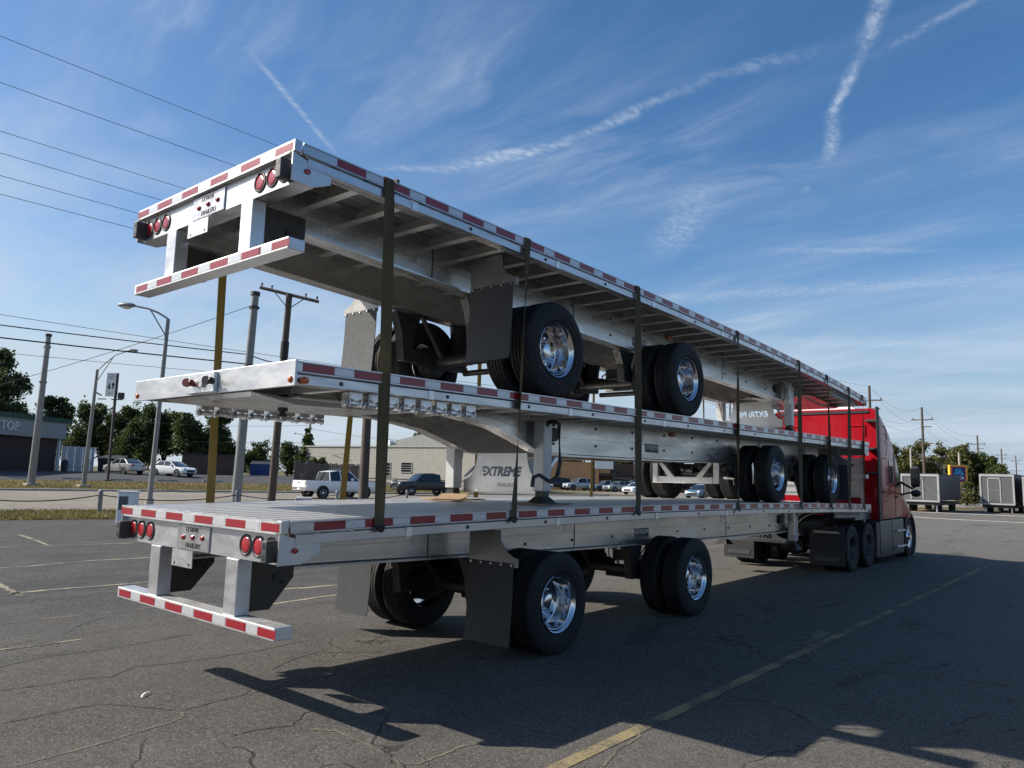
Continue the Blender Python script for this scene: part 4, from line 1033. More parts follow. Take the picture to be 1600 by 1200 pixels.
# mirrors
for s2 in (-1, 1):
    y = 1.295+s2*1.53
    mo = MB().box(18.02, 18.14, y-.11, y+.11, 1.78, 2.30).build('mirror', M['black'], TR, bevel=.05)
    MB().box(18.005, 18.019, y-.085, y+.085, 1.84, 2.25).build('mirror_glass', M['glass'], mo)
    MB().tube([(18.08, 1.295+s2*1.14, 1.92), (18.08, y-s2*.08, 1.74), (18.08, y, 1.80)], .03, 8).tube([(18.08, 1.295+s2*1.14, 1.56), (18.08, y-s2*.05, 1.66)], .022, 8).build('mirror_arm', M['black'], TR, smooth=50)
    MB().ball((18.1, y, 1.62), .12, 14, 10, (.6, 1, .75)).build('convex_mirror', M['black'], TR, smooth=60)

# ------------------------------------------------------------------ poles, lamps, wires
def pole(name, label, cat, x, y, h, r0, r1, mtl, lean=(0, 0), group=None, base=None):
    e = thing(name, label, cat, (x, y, gh(x, y)), 0, group)
    MB().tube([(lean[0]*t, lean[1]*t, h*t-.05*(t == 0)) for t in (0, .25, .5, .75, 1)], r0, 14, r1).build('pole_shaft', mtl, e, smooth=40)
    if base: MB().box(-base, base, -base, base, -.05, .22).build('pole_base', M['conc'], e, bevel=.03)
    return e
def lamp_arm(e, top, direction, ln, rise, mtl, h, two=True):
    d = Vector((direction[0], direction[1], 0)).normalized(); t = Vector((top[0], top[1], h))
    a = t+Vector((0, 0, -.05)); b = t+d*ln*.55+Vector((0, 0, rise*.75)); c = t+d*ln+Vector((0, 0, rise))
    MB().tube([a, a.lerp(b, .5)+Vector((0, 0, .05)), b, c], .045, 8).build('lamp_arm', mtl, e, smooth=40)
    if two: MB().tube([t+Vector((0, 0, -.95)), t+d*ln*.5+Vector((0, 0, rise*.68))], .03, 8).build('arm_brace', mtl, e, smooth=40)
    hd = MB().ball((0, 0, 0), .36, 14, 8, (1.2, .55, .36)).build('lamp_head', M['galv'], e, smooth=60)
    hd.location = tuple(c+d*.25); hd.rotation_euler = (0, 0, math.atan2(d.y, d.x))
    bw = MB().ball((0, 0, -.07), .24, 12, 8, (1, .7, .5)).build('lamp_bowl', mat('lamp_bowl_glass', (.55, .55, .50), .3), hd, smooth=60)
e = pole('utility_pole', 'thick grey steel pole in front of the brown shop', 'pole', 16.82, 58.75, 11.2, .27, .17, M['galv'], (-.3, -1.4), 'roadside poles', .42)
MB().tube([(-.3, -1.4, 11.15), (-.3, -1.4, 11.35)], .22, 12).tube([(-.25, -1.2, 10.3), (-.25, -1.2, 10.45)], .24, 12).tube([(-.2, -.9, 7.7), (-.2, -.9, 7.8)], .27, 12).build('pole_band', M['dark_steel'], e)
e = pole('street_lamp', 'grey street lamp with its head leaning right over the road', 'street lamp', 19.84, 57.12, 8.95, .17, .10, M['galv'], (-.35, -1.5), 'roadside street lamps', .4)
lamp_arm(e, (-.35, -1.5), (.70, -.72), 2.2, 1.6, M['galv'], 8.9)
MB().box(-.02, .28, -.25, -.21, 2.2, 2.9).build('small_notice', M['white'], e)
e = pole('street_lamp', 'tall street lamp rising behind the middle trailer nose, head turned left', 'street lamp', 13.16, 31.14, 8.75, .125, .085, M['galv'], (-.25, -.9), 'roadside street lamps')
lamp_arm(e, (-.25, -.9), (-.66, .75), 1.75, .55, M['galv'], 8.8)
MB().tube([(0, 0, 0), (0, 0, .3)], .19, 12).build('pole_base', M['conc'], e)
e = pole('utility_pole', 'grey metal pole with a capped top between the olive strap and the dark wooden pole', 'pole', 17.3, 30.7, 10.6, .25, .18, M['galv'], (-.5, -1.35), 'roadside poles')
MB().tube([(-.5, -1.35, 10.55), (-.5, -1.35, 10.75)], .23, 12).tube([(-.47, -1.27, 9.9), (-.47, -1.27, 10.0)], .26, 12).tube([(-.3, -.9, 6.9), (-.3, -.9, 7.0)], .26, 12).build('pole_band', M['dark_steel'], e)
e = pole('utility_pole', 'dark wooden pole topped with a crossarm just left of the upper mud flap', 'pole', 19.2, 30.5, 11.0, .22, .16, M['wood_pole'], (-.6, -1.4), 'roadside poles')
ca = Vector((18.97-16.91, 27.03-29.34, -.67)); cm = Vector((-.6, -1.4, 10.95))
MB().tube([cm-ca*.5, cm+ca*.5], .09, 6).build('crossarm', M['wood_pole'], e)
for t in (-.47, -.30, .28, .47):
    q = cm+ca*t; MB().cyl(q, q+Vector((0, 0, .24)), .035, 8).ball(tuple(q+Vector((0, 0, .22))), .06).build('insulator', M['dark_steel'], e, smooth=50)
MB().tube([cm+ca*.25+Vector((0, 0, -.05)), Vector((-.55, -1.3, 10.2))], .025, 6).tube([cm-ca*.25+Vector((0, 0, -.05)), Vector((-.55, -1.3, 10.2))], .025, 6).build('arm_brace', M['dark_steel'], e)
MB().cyl((-.42, -.98, 7.6), (-.46, -1.08, 8.5), .215, 14).build('pole_wrap', M['black'], e)
# tall wooden pole with a transformer, behind the upper mud flap
WZ = (12.4, 10.78, 10.38, 9.52, 8.95, 8.48)
e = pole('utility_pole', 'tall wooden pole carrying a grey transformer behind the upper left mud flap', 'pole', 14.0, 16.5, 12.5, .17, .12, M['wood_pole'], (0, 0), 'utility poles along the lot')
MB().cyl((-.38, .1, 7.0), (-.38, .1, 7.95), .24, 16).build('transformer', M['box_grey'], e, smooth=40)
MB().tube([(-.66, .1, 7.9), (-.70, .1, 7.2), (-.62, .1, 6.6), (-.5, .0, 5.9), (-.2, 0, 5.2)], .02, 6).tube([(-.6, .2, 6.9), (-.55, .1, 6.0), (-.5, 0, 4.4)], .015, 6).build('drop_cable', M['wire'], e, smooth=50)
for z in (12.3, 10.6): MB().box(-.06, .06, -1.1, 1.1, z-.07, z+.07).build('crossarm', M['wood_pole'], e)
rp = [(82.4, 17.14, 12.45, 'utility pole standing over the front end of the topmost trailer'), (103.03, 16.24, 11.9, 'double armed pole directly right of the red cab'), (160.6, 18.4, 11.7, 'pole just right of the blue store sign'),
      (217.3, 21.4, 11.8, 'far pole above the right grey box trailer, second from the end'), (268, 23.8, 12.0, 'farthest and smallest pole of the line')]
for x, y, h, lab in rp:
    e = pole('utility_pole', lab, 'pole', x, y, h, .20, .13, M['wood_pole'], (0, 0), 'utility poles along the lot')
    for z, ln in ((h-1.6, 1.25), (h-2.5, 1.0), (h-4.6, 1.2)):
        MB().box(-.07, .07, -ln, ln*(0.9 if z < h-3 else (.2 if z < h-2 else 1)), z-.06, z+.06).build('crossarm', M['wood_pole'], e)
    for yy in (-1.1, 1.0): MB().cyl((0, yy, h-1.56), (0, yy, h-1.3), .05, 8).build('insulator', M['dark_steel'], e)
def wire(pts, r, label, grp, sag=.4):
    m = MB()
    for a, b in zip(pts[:-1], pts[1:]):
        a = Vector(a); b = Vector(b); n = 14
        m.tube([a.lerp(b, k/n)-Vector((0, 0, sag*4*(k/n)*(1-k/n))) for k in range(n+1)], r, 5)
    return tag(m.build('overhead_wire', M['wire'], smooth=60), label, 'wire', grp)
for i, z in enumerate(WZ):
    yo = (0, -1.0, 1.0, .2, .2, .2)[i]
    pts = [(-46, 16.5+yo, z+.0), (14, 16.5+yo, z)]
    zz = [(q[0], q[1]+yo*.9, q[2]-(0.05, 1.55, 1.55, 2.5, 4.5, 4.6)[i]) for q in rp]
    wire(pts, .0075, ('uppermost thin power wire crossing the sky at upper left', 'second power wire from the top at upper left', 'third power wire from the top at upper left', 'fourth power wire from the top, left of the topmost trailer', 'fifth power wire, ending behind the left rear corner of the topmost trailer', 'lowest power wire meeting the topmost trailer at its left tail lamps')[i], 'power wires', .12)
    wire([pts[-1]]+zz, .011, ('topmost wire strung over the pole tops right of the red cab', 'outer crossarm wire between the poles right of the red cab', 'inner crossarm wire between the poles right of the red cab', 'wire on the second arms of the poles right of the cab', 'upper of the two low wires between the right hand poles', 'lowest wire between the right hand poles')[i], 'far power wires', 1.3)
def rw(pa, pb, r, lab, sag=.35): wire([pa, pb], r, lab, 'roadside cables', sag)
A4 = (16.9, 29.6); A5 = (18.7, 29.2)
rw((-16, 39.0, 7.9), (A4[0]-.2, A4[1], 7.05), .032, 'thicker black cable sagging across to the capped grey pole', .25)
rw((-16, 39.2, 8.6), (A4[0]-.2, A4[1]+.1, 7.55), .026, 'black cable just above the thickest one at left', .25)
rw((-16, 39.2, 9.6), (40, 24.5, 7.4), .012, 'thin wire above the black roadside cables', .5)
rw((-16, 39.4, 7.0), (A4[0]-.2, A4[1]+.1, 6.5), .010, 'thin wire below the black roadside cables', .2)
rw((A4[0], A4[1], 7.05), (A5[0], A5[1], 6.9), .04, 'short looped black cable between the capped pole and the wooden pole', .12)
rw((A4[0], A4[1]+.1, 7.55), (A5[0]+.2, A5[1], 7.3), .03, 'upper short cable between the capped pole and the wooden pole', .10)
rw((16.35, 28.7, 9.9), (6.0, 50.0, 4.2), .015, 'guy wire slanting down left from the capped grey pole', .3)
e = pole('utility_pole', 'thin far pole behind the wooden fence with a small lamp', 'pole', 51.5, 74.0, 8.0, .14, .10, M['wood_pole'], (0, 0), 'roadside poles')
MB().tube([(0, 0, 5.0), (-1.4, .6, 5.3)], .03, 6).ball((-1.6, .7, 5.3), .14, 8, 6, (1.6, 1, .5)).build('lamp_arm', M['galv'], e)
MB().cyl((.25, -.3, 6.6), (.25, -.3, 7.3), .16, 10).build('transformer', M['box_grey'], e)
for i, (dz, tz) in enumerate(((6.5, 6.0), (4.4, 4.2))): rw((51.5, 74, dz+.9), (30, 86, tz+1.0), .02, ('upper', 'lower')[i]+' thin wire reaching left from the far pole', .4)
rw((51.5, 74, 5.0), (50.5, 66, 3.9), .025, 'service cable drooping to the beige building', .6)
rw((51.5, 74, 7.0), (60, 60, 5.6), .02, 'straight service wire from the far pole over the beige roof', .3)
# right hand lamps
e = pole('street_lamp', 'pale concrete lamp post with its arm crossing the utility pole by the cab', 'street lamp', 94.9, 16.0, 6.3, .14, .10, M['conc'], (0, 0), 'lamps by the right hand trees')
lamp_arm(e, (0, 0), (.64, -.77), 1.1, 1.1, M['galv'], 6.3, False)
e = pole('street_lamp', 'low curved arm lamp above the left grey box trailer', 'street lamp', 105.7, 14.5, 4.5, .10, .07, M['galv'], (0, 0), 'lamps by the right hand trees')
lamp_arm(e, (0, 0), (-.64, .77), 2.3, .75, M['galv'], 4.4)

# arrow sign on its thin brown post
e = thing('pylon_sign', 'tall thin brown post carrying a white sign with black arrows', 'sign', (23.96, 63.18, gh(23.96, 63.18)))
MB().box(-.09, .09, -.09, .09, -.05, 9.2).build('sign_post', M['dark_steel'], e)
fr = thing('sign_board', None, None); fr.parent = e; fr.location = (-.30, .25, 8.35); fr.rotation_euler = rot_basis((.76, -.65, 0), (0, 0, 1));
fr.name = 'sign_board'
MB().box(-.42, .40, -1.05, 1.0, -.10, .10).build('board', M['white'], fr, bevel=.02)
MB().box(.402, .50, -1.05, 1.0, -.12, .12).build('board_edge', M['dark_steel'], fr)
def arrow(x, y, up):
    s = 1 if up else -1
    return MB().prism([(x-.045, y-.28*s), (x+.045, y-.28*s), (x+.06, y+.02*s), (x+.15, y+.0), (x+.01, y+.3*s), (x-.15, y+.0), (x-.06, y+.02*s)], 'z', .102, .107)
arrow(-.15, -.2, False).build('arrow', M['ink'], fr); arrow(.16, -.1, True).build('arrow', M['ink'], fr)
for i in range(3): MB().box(-.25, .22, .45+.18*i, .52+.18*i, .102, .106).build('print_line', M['fascia'], fr)
MB().box(-.2, .15, -.82, -.76, .102, .106).build('print_line', M['fascia'], fr)
MB().box(-1.0, -.35, -1.35, -1.27, -.05, .05).box(.1, 1.0, -1.35, -1.27, -.05, .05).build('lamp_bracket', M['dark_steel'], fr)
MB().box(.62, 1.1, -1.25, -.7, -.15, .15).build('floodlight', M['dark_steel'], fr, bevel=.03)
MB().prism([(-1.25, -.78), (-1.2, -.7), (-.72, -.95), (-.75, -1.05)], 'z', -.1, .1).build('floodlight', M['dark_steel'], fr)
MB().box(-.3, .3, -.3, .3, -.05, .12).build('pole_base', M['dark_steel'], e)

# ------------------------------------------------------------------ buildings
def basis(p0, p1):
    d = Vector((p1[0]-p0[0], p1[1]-p0[1], 0)); L = d.length; return L, math.atan2(d.y, d.x)
# shop with the fascia sign (local x runs along the front to the right, local y into the building)
L, az = basis((12.5, 76.0), (27.0, 83.42))
az = math.atan2(83.42-78.18, 26.97-20.19); L = 17.0
c0 = Vector((26.97, 83.42, 1.0))-Vector((math.cos(az), math.sin(az), 0))*L
e = thing('shop_building', 'low dark brick shop with grey fascia and green roof edge at the left', 'building', tuple(c0), az)
MB().box(0, L-.15, .35, 9, -.3, 3.45).build('brick_wall', M['brick_dark'], e)
fa = MB().box(-.2, L+.35, -.25, 9.2, 3.45, 5.15).build('fascia', M['fascia'], e)
MB().box(-.3, L+.85, -.45, 9.4, 5.15, 5.62).build('roof_edge', M['green_trim'], e)
MB().box(L-.15, L+.15, .1, .34, -.3, 3.44).build('corner_post', M['sign_white'], e)
o = inst(text_mesh('STOP', 1.25, M['sign_white'], 0, .06, .0, 1.05), 'lettering', fa, (8.35, -.32, 4.3), FACE_RIGHT)
MB().box(7.7, 9.5, 3.5, 5.0, 5.62, 6.3).build('roof_unit', M['white'], e, bevel=.05)
MB().box(10.0, 10.5, 3.5, 4.3, 5.62, 6.2).build('roof_unit', M['fascia'], e, bevel=.05)
MB().cyl((10.3, 3.0, 5.6), (10.6, 3.0, 10.6), .06, 8).cyl((9.7, 3.0, 10.4), (11.4, 3.0, 10.8), .04, 6).build('roof_mast', M['galv'], e)
# brick courses modelled as shallow ledges
for i in range(9): MB().box(0, L-.16, .33, .349, .1+.37*i, .115+.37*i).build('brick_course', M['brick_dark'], e)
# pale panel fence beside it
e = thing('panel_fence', 'pale grey panel fence beside the brown shop', 'fence', (27.6, 84.6, 1.0), math.radians(10))
for i in range(8): MB().box(.02+.44*i, .43+.44*i, -.02, .02, .05, 2.75).build('panel', M['fence_white'], e)
for i in range(5): MB().box(-.05+.88*i, .03+.88*i, .021, .10, -.2, 2.8).build('post', M['fence_white'], e)
e = thing('trash_can', 'small dark trash can at the corner of the brown shop', 'trash can', (27.35, 82.9, 1.0))
MB().lathe([(0, 0), (0, .28), (1.0, .33), (1.05, .3), (1.3, .16), (1.3, 0)], 16, 'z').build('can_body', M['dark_steel'], e, smooth=35)
def dumpster(loc, rz, mtl, label, w_=2.2, h_=1.35):
    e = thing('dumpster', label, 'dumpster', loc, rz, 'dumpsters')
    MB().hexa([(0, 0, .12), (w_, 0, .12), (w_, 1.4, .12), (0, 1.4, .12), (0, -.2, h_*.8), (w_, -.2, h_*.8), (w_, 1.4, h_), (0, 1.4, h_)]).build('bin', mtl, e, bevel=.03)
    MB().hexa([(-.03, -.24, h_*.8), (w_+.03, -.24, h_*.8), (w_+.03, 1.44, h_), (-.03, 1.44, h_), (-.03, -.24, h_*.8+.05), (w_+.03, -.24, h_*.8+.05), (w_+.03, 1.44, h_+.06), (-.03, 1.44, h_+.06)]).build('lid', M['black'], e)
    for x in (.2, w_-.2): MB().cyl((x-.05, .3, .08), (x+.05, .3, .08), .08, 10).build('caster', M['black'], e)
dumpster((31.4, 84.8, 1.0), math.radians(-45), M['dark_steel'], 'dark dumpster half hidden behind the left silver car', 2.6, 1.9)
dumpster((43.3, 73.3, gh(43.3, 73.3)), math.radians(-40), M['blue_bin'], 'blue dumpster behind the capped grey pole', 2.2, 1.7)
# brown storage shed wall near the white car
e = thing('shed', 'dark brown windowless shed between the trees and the white car', 'building', (36.6, 76.0, 1.0), math.radians(-40))
MB().box(0, 5.2, 0, 3, -.3, 2.2).build('wall', M['brown'], e); MB().box(-.15, 5.35, -.15, 3.15, 2.2, 2.32).build('roof', M['dark_steel'], e)
# wooden fence
e = thing('wooden_fence', 'weathered brown board fence left of the beige building', 'fence', (42.6, 63.0, gh(43, 63)), math.radians(-22))
rr = random.Random(3)
bdm = [MB().box(-.085, .085, -.012, .012, 0, 1.95+.06*k).mesh('board', M['fence_wood']) for k in (-1, 0, 1)]
for i in range(34): inst(rr.choice(bdm), 'board', e, (.1+.2*i, rr.uniform(-.02, .02), -.1))
for z in (.4, 1.5): MB().box(0, 6.8, .02, .08, z, z+.09).build('fence_rail', M['fence_wood'], e)
for x in (0, 1.3): MB().box(x-.35, x+.35, -.12, -.04, 0, 2.1).build('gate_panel', M['fence_wood'], e)
# beige block building
L, az = basis((50.1, 72.5), (53.9, 47.0))
e = thing('block_building', 'long beige block building with small windows and a grey hip roof', 'building', (50.1, 72.5, .2), az)
WL = L
MB().box(0, WL, 0, 13, -.4, 4.45).build('wall', M['beige'], e)
MB().box(-.1, WL+.1, -.1, 13.1, 4.45, 4.62).build('parapet', M['beige'], e)
m = MB().add([(10.2, .8, 4.62), (WL-.5, .8, 4.62), (WL-.5, 12, 4.62), (10.2, 12, 4.62), (13.6, 5, 6.2), (WL-4, 5, 6.2), (WL-4, 8, 6.2), (13.6, 8, 6.2)], [(3, 2, 1, 0), (4, 5, 6, 7), (0, 1, 5, 4), (1, 2, 6, 5), (2, 3, 7, 6), (3, 0, 4, 7)])
rf = m.build('roof', M['shingle'], e)
MB().box(11.6, 12.3, 1.0, 1.6, 4.7, 5.25).build('roof_vent', M['white'], rf)
for (x0_, x1_, z0_, z1_) in ((6.2, 7.0, .9, 2.2), (7.4, 8.3, .9, 2.2), (12.6, 13.4, 1.3, 2.7), (15.0, 16.4, 1.75, 2.75), (21.3, 22.9, 1.7, 2.7)):
    f = MB().box(x0_, x1_, -.03, .0-.001, z0_, z1_).build('window', M['glass'], e)
    MB().box(x0_-.08, x1_+.08, -.06, -.031, z1_, z1_+.08).box(x0_-.08, x1_+.08, -.09, -.031, z0_-.08, z0_).box(x0_-.08, x0_, -.06, -.031, z0_, z1_).box(x1_, x1_+.08, -.06, -.031, z0_, z1_).build('frame', M['fascia'], f)
    for k in range(3): MB().box(x0_, x1_, -.045, -.031, z0_+(z1_-z0_)*(k+1)/4-.02, z0_+(z1_-z0_)*(k+1)/4+.02).build('slat', M['fascia'], f)
for i in range(11): MB().box(0, WL, -.008, -.001, .1+.4*i, .115+.4*i).build('block_course', M['beige'], e)
MB().box(0, WL, -.05, -.009, .95, 1.0).build('pipe', M['dark_steel'], e)
MB().cyl((25.2, -.15, 0), (25.2, -.15, 4.4), .06, 8).build('downpipe', M['dark_steel'], e)
MB().box(14.0, 14.5, -.35, -.06, .3, .9).build('gas_meter', M['box_grey'], e, bevel=.05)
# orange and brown building
L, az = basis((88.5, 66.8), (102.0, 50.2))
e = thing('orange_building', 'orange stucco building with a brown wing behind the parked cars', 'building', (88.5, 66.8, 0), az)
MB().prism([(-1.6, -.3), (-1.6, 1.0), (1.6, 4.1), (9.4, 4.1), (9.4, -.3)], 'y', 0, 12).build('wall', M['orange'], e)
MB().box(1.4, 9.5, -.1, 12, 4.1, 4.28).build('parapet', M['orange'], e)
wg = MB().box(9.41, 26, 1.0, 12, -.3, 4.1).build('wing_wall', M['brown'], e)
MB().box(9.5, 11.2, .6, .99, 2.6, 4.3).build('pillar', M['orange'], e)
MB().box(9.6, 26.2, -.4, .99, 2.2, 2.55).build('awning', M['dark_steel'], e)
for i in range(4): MB().box(12+3.4*i, 14.6+3.4*i, .96, .999, .3, 2.1).build('window', M['glass'], e)
MB().box(3.0, 3.4, -.1, -.01, 2.2, 2.7).build('wall_lamp', M['dark_steel'], e)
# white reader board on two posts
e = thing('reader_board', 'blank white reader board on two dark posts before the orange building', 'sign', (86.0, 53.2, 0), math.radians(-52))
for x in (-1.35, 1.5): MB().box(x-.14, x+.14, -.1, .1, -.05, 6.2).build('sign_post', M['dark_steel'], e)
bd = MB().box(-1.2, 1.35, -.22, -.11, 3.15, 5.0).build('board', M['white'], e, bevel=.02)
for i in range(4): MB().box(-1.15, 1.3, -.228, -.221, 3.45+.36*i, 3.47+.36*i).build('letter_track', M['fascia'], bd)
MB().box(-1.25, 1.4, -.1, .0, 3.1, 5.05).build('board_back', M['dark_steel'], e)
# store sign at the right
e = thing('store_sign', 'dark blue store sign in an orange frame on a pale post', 'sign', (112.5, 14.1, 0), math.radians(-50))
MB().cyl((.5, .35, -.1), (.5, .35, 6.6), .13, 12).build('sign_post', M['conc'], e, smooth=40)
fz = 3.62
def rr2(w_, h_, r, n=5):
    return [(cx_+r*math.cos(a0+PI/2*k/n), cz_+r*math.sin(a0+PI/2*k/n)) for cx_, cz_, a0 in ((w_-r, h_-r, 0), (-w_+r, h_-r, PI/2), (-w_+r, -h_+r, PI), (w_-r, -h_+r, 1.5*PI)) for k in range(n+1)]
bdy = MB().prism([(x, z+fz) for x, z in rr2(1.18, 1.22, .12)], 'y', -.2, .2).build('frame', M['yellow'], e)
MB().prism([(x, z+fz) for x, z in rr2(1.0, 1.04, .08)], 'y', -.215, -.201).build('border', M['aldi_red'], bdy)
MB().prism([(x, z+fz) for x, z in rr2(.86, .94, .05)], 'y', -.23, -.216).build('panel', M['aldi_blue'], bdy)
for k in range(3):
    x = -.62+.26*k; MB().prism([(x, fz-.05), (x+.13, fz-.05), (x+.42, fz+.72), (x+.29, fz+.72)], 'y', -.24, -.231).build('stripe', M['aldi_cyan'], bdy)
for k in range(3): MB().prism([(.18+.12*k*.3, fz-.05+.18*k), (.70-.1*k, fz-.05+.18*k), (.64-.12*k, fz+.07+.18*k), (.22+.12*k*.3, fz+.07+.18*k)], 'y', -.24, -.231).build('stripe', M['aldi_cyan'], bdy)
inst(text_mesh('ALDI', .56, M['sign_white'], 0, .004, .012, 1.1), 'lettering', bdy, (0, -.236, fz-.50), FACE_RIGHT)

# ------------------------------------------------------------------ vehicles
CARW = MB().lathe([(-.10, .20), (-.11, .28), (-.10, .33), (-.05, .335), (.05, .335), (.10, .33), (.11, .28), (.10, .20)], 24).mesh('tyre', M['rubber'], 40)
CARR = MB().lathe([(-.10, .205), (-.105, .19), (-.07, .17), (-.08, .06), (-.09, .05), (-.09, 0)], 20).mesh('rim', mat('car_alloy', (.45, .46, .48), .3, .9), 35)
def car(label, cat, loc, yaw, colr, kind='sedan', ln=None, group='parked cars', detail=True, rear=None, metal=.3):
    """local x forward, y left"""
    e = thing({'sedan': 'parked_car', 'suv': 'parked_suv', 'pickup': 'pickup_truck'}[kind], label, cat, (loc[0], loc[1], gh(loc[0], loc[1])+.065), yaw, group)
    P_ = {'sedan': dict(L=4.65, w=.89, z0=.22, zh=.86, zb=.96, zr=1.44, wb=2.7, hood=.85, prof=[(-2.30, .72), (-2.26, .94), (-1.75, 1.00), (-.2, .97), (.95, .93), (1.9, .80), (2.25, .66), (2.32, .5)], gh=[(-1.80, .98), (-1.05, 1.40), (-.25, 1.45), (.30, 1.38), (1.15, .94)], wr=1.0),
          'suv': dict(L=4.75, w=.94, z0=.26, prof=[(-2.30, .78), (-2.32, 1.02), (-1.9, 1.08), (0, 1.06), (1.0, 1.04), (1.95, .96), (2.28, .82), (2.34, .55)], gh=[(-2.22, 1.06), (-1.95, 1.60), (-.6, 1.73), (.2, 1.66), (1.05, 1.04)], wb=2.75, wr=1.1),
          'pickup': dict(L=5.6, w=.97, z0=.38, prof=[(-2.75, .80), (-2.76, 1.10), (-1.2, 1.10), (.0, 1.10), (1.3, 1.10), (2.4, 1.05), (2.78, .92), (2.84, .6)], gh=[(-1.05, 1.10), (-.95, 1.68), (-.3, 1.77), (.65, 1.72), (1.35, 1.10)], wb=3.3, wr=1.14)}[kind]
    pm = paint(colr, metal); w_ = P_['w']; pr = P_['prof']; xr, xf = pr[0][0], pr[-1][0]
    secs = []
    for x, zt in [(pr[0][0]-.02, pr[0][1]-.12)]+pr:
        tp = 1.0-.12*max(0, (abs(x)-(abs(xf)-.6))/.6)**2
        a = w_*tp; zb = P_['z0']+.10*max(0, (abs(x)-(abs(xf)-.5))/.5)
        secs.append([(x, -a*.93, zb), (x, a*.93, zb), (x, a, zb+.12), (x, a, zb+(zt-zb)*.6), (x, a*.965, zt-.05), (x, a*.90, zt), (x, -a*.90, zt), (x, -a*.965, zt-.05), (x, -a, zb+(zt-zb)*.6), (x, -a, zb+.12)])
    b = MB().loft(secs).build('body', pm, e, smooth=38)
    gh_ = P_['gh']; secs = []
    for i, (x, zt) in enumerate(gh_):
        lo = float(np.interp(x, [q[0] for q in pr], [q[1] for q in pr]))-.02
        zt = max(zt, lo+.02); k = (zt-lo); a0 = w_*.90; a1 = w_*.90-.34*k
        secs.append([(x, -a0, lo), (x, a0, lo), (x, a1, zt-.02), (x, a1*.9, zt), (x, -a1*.9, zt), (x, -a1, zt-.02)])
    g_ = MB().loft(secs).build('windows', M['glass'], e, smooth=25)
    # roof skin and pillars
    rs = []
    for x, zt in gh_[1:-1]:
        lo = float(np.interp(x, [q[0] for q in pr], [q[1] for q in pr])); a1 = w_*.90-.34*(zt-lo)
        rs.append([(x, -a1-.004, zt-.05), (x, -a1*.9, zt+.012), (x, a1*.9, zt+.012), (x, a1+.004, zt-.05), (x, a1*.85, zt-.06), (x, -a1*.85, zt-.06)])
    MB().loft(rs).build('roof', pm, e, smooth=40)
    pl = MB()
    def gp(x, f):
        zt = float(np.interp(x, [q[0] for q in gh_], [q[1] for q in gh_])); lo = float(np.interp(x, [q[0] for q in pr], [q[1] for q in pr]))-.02
        k = zt-lo; return (w_*.90-.34*k*f+.006, lo+k*f)
    for s in (-1, 1):
        for (xa, xb) in ((gh_[0][0]+.06, gh_[1][0]), (gh_[-1][0]-.06, gh_[-2][0]), ((gh_[1][0]+gh_[-2][0])/2, (gh_[1][0]+gh_[-2][0])/2)):
            ya, za = w_*.90, float(np.interp(xa, [q[0] for q in pr], [q[1] for q in pr]))
            zt = float(np.interp(xb, [q[0] for q in gh_], [q[1] for q in gh_])); lo = float(np.interp(xb, [q[0] for q in pr], [q[1] for q in pr])); yb = w_*.90-.34*(zt-lo)
            pl.tube([(xa, s*ya, za), (xb, s*(yb), zt-.02)], .04, 6)
    pl.build('pillar', pm, e, smooth=40)
    for sx in (-1, 1):
        for s in (-1, 1):
            x = sx*P_['wb']/2+(.05 if kind != 'pickup' else .1); sc = P_['wr']
            MB().lathe([(0, 0), (0, .40*sc)], 20, 'y', (x, s*(w_+.004), .335*sc-.03)).build('wheel_arch', M['black'], b)
            wh = bpy.data.objects.new('wheel', None); COL.objects.link(wh); wh.parent = e; wh.location = (x, s*(w_-.085), .335*sc-.065); wh.rotation_euler = (0, 0, PI if s > 0 else 0); wh.scale = (sc,)*3
            inst(CARW, 'tyre', wh); inst(CARR, 'rim', wh)
    for s in (-1, 1):
        MB().ball((xf-.14, s*w_*.72, .70 if kind == 'sedan' else (.84 if kind == 'suv' else .90)), .17, 10, 8, (.6, 1.0, .5)).build('headlight', mat('headlight_glass', (.7, .72, .74), .15), e, smooth=60)
        zt_ = .82 if kind == 'sedan' else .95
        MB().box(xr-.03, xr+.12, s*w_*.70-.15, s*w_*.70+.15, zt_-.09, zt_+.09).build('tail_light', M['red_lens'], e, bevel=.02)
        MB().box(.55, .75, s*(w_+.02)-.06, s*(w_+.02)+.06, 1.0 if kind == 'sedan' else 1.12, 1.13 if kind == 'sedan' else 1.30).build('mirror', pm, e, bevel=.03)
    MB().box(xf-.10, xf+.015, -.5, .5, .36, .60).build('grille', M['black'], e, bevel=.03)
    MB().box(xr-.05, xr+.2, -w_*.88, w_*.88, P_['z0']+.12, P_['z0']+.34).build('rear_bumper', pm if kind != 'pickup' else M['step'], e, bevel=.04)
    MB().box(xr-.055, xr-.051, -.16, .16, .5, .62).build('number_plate', M['white'], e)
    if kind == 'pickup':
        MB().box(-2.68, -1.2, -w_*.80, w_*.80, 1.0, 1.112).build('bed_opening', M['black'], e)
        tg = MB().box(xr-.035, xr-.02, -w_*.80, w_*.80, .72, 1.07).build('tailgate', pm, e, bevel=.006)
        MB().box(xr-.045, xr-.0351, -.12, .12, .93, .98).build('handle', M['black'], tg)
    return e
car('silver sedan seen from behind, parked by the thin brown sign post', 'car', (29.0, 72.2), math.radians(100), (.38, .38, .37), 'sedan')
car('white sedan facing right, parked just right of the tall street lamp', 'car', (32.0, 68.3), math.radians(-72), (.72, .73, .74), 'sedan', metal=0)
car('white pickup truck seen from behind on the road', 'pickup', (28.3, 37.2), math.radians(-4), (.74, .74, .74), 'pickup', group='pickups on the road', metal=0)
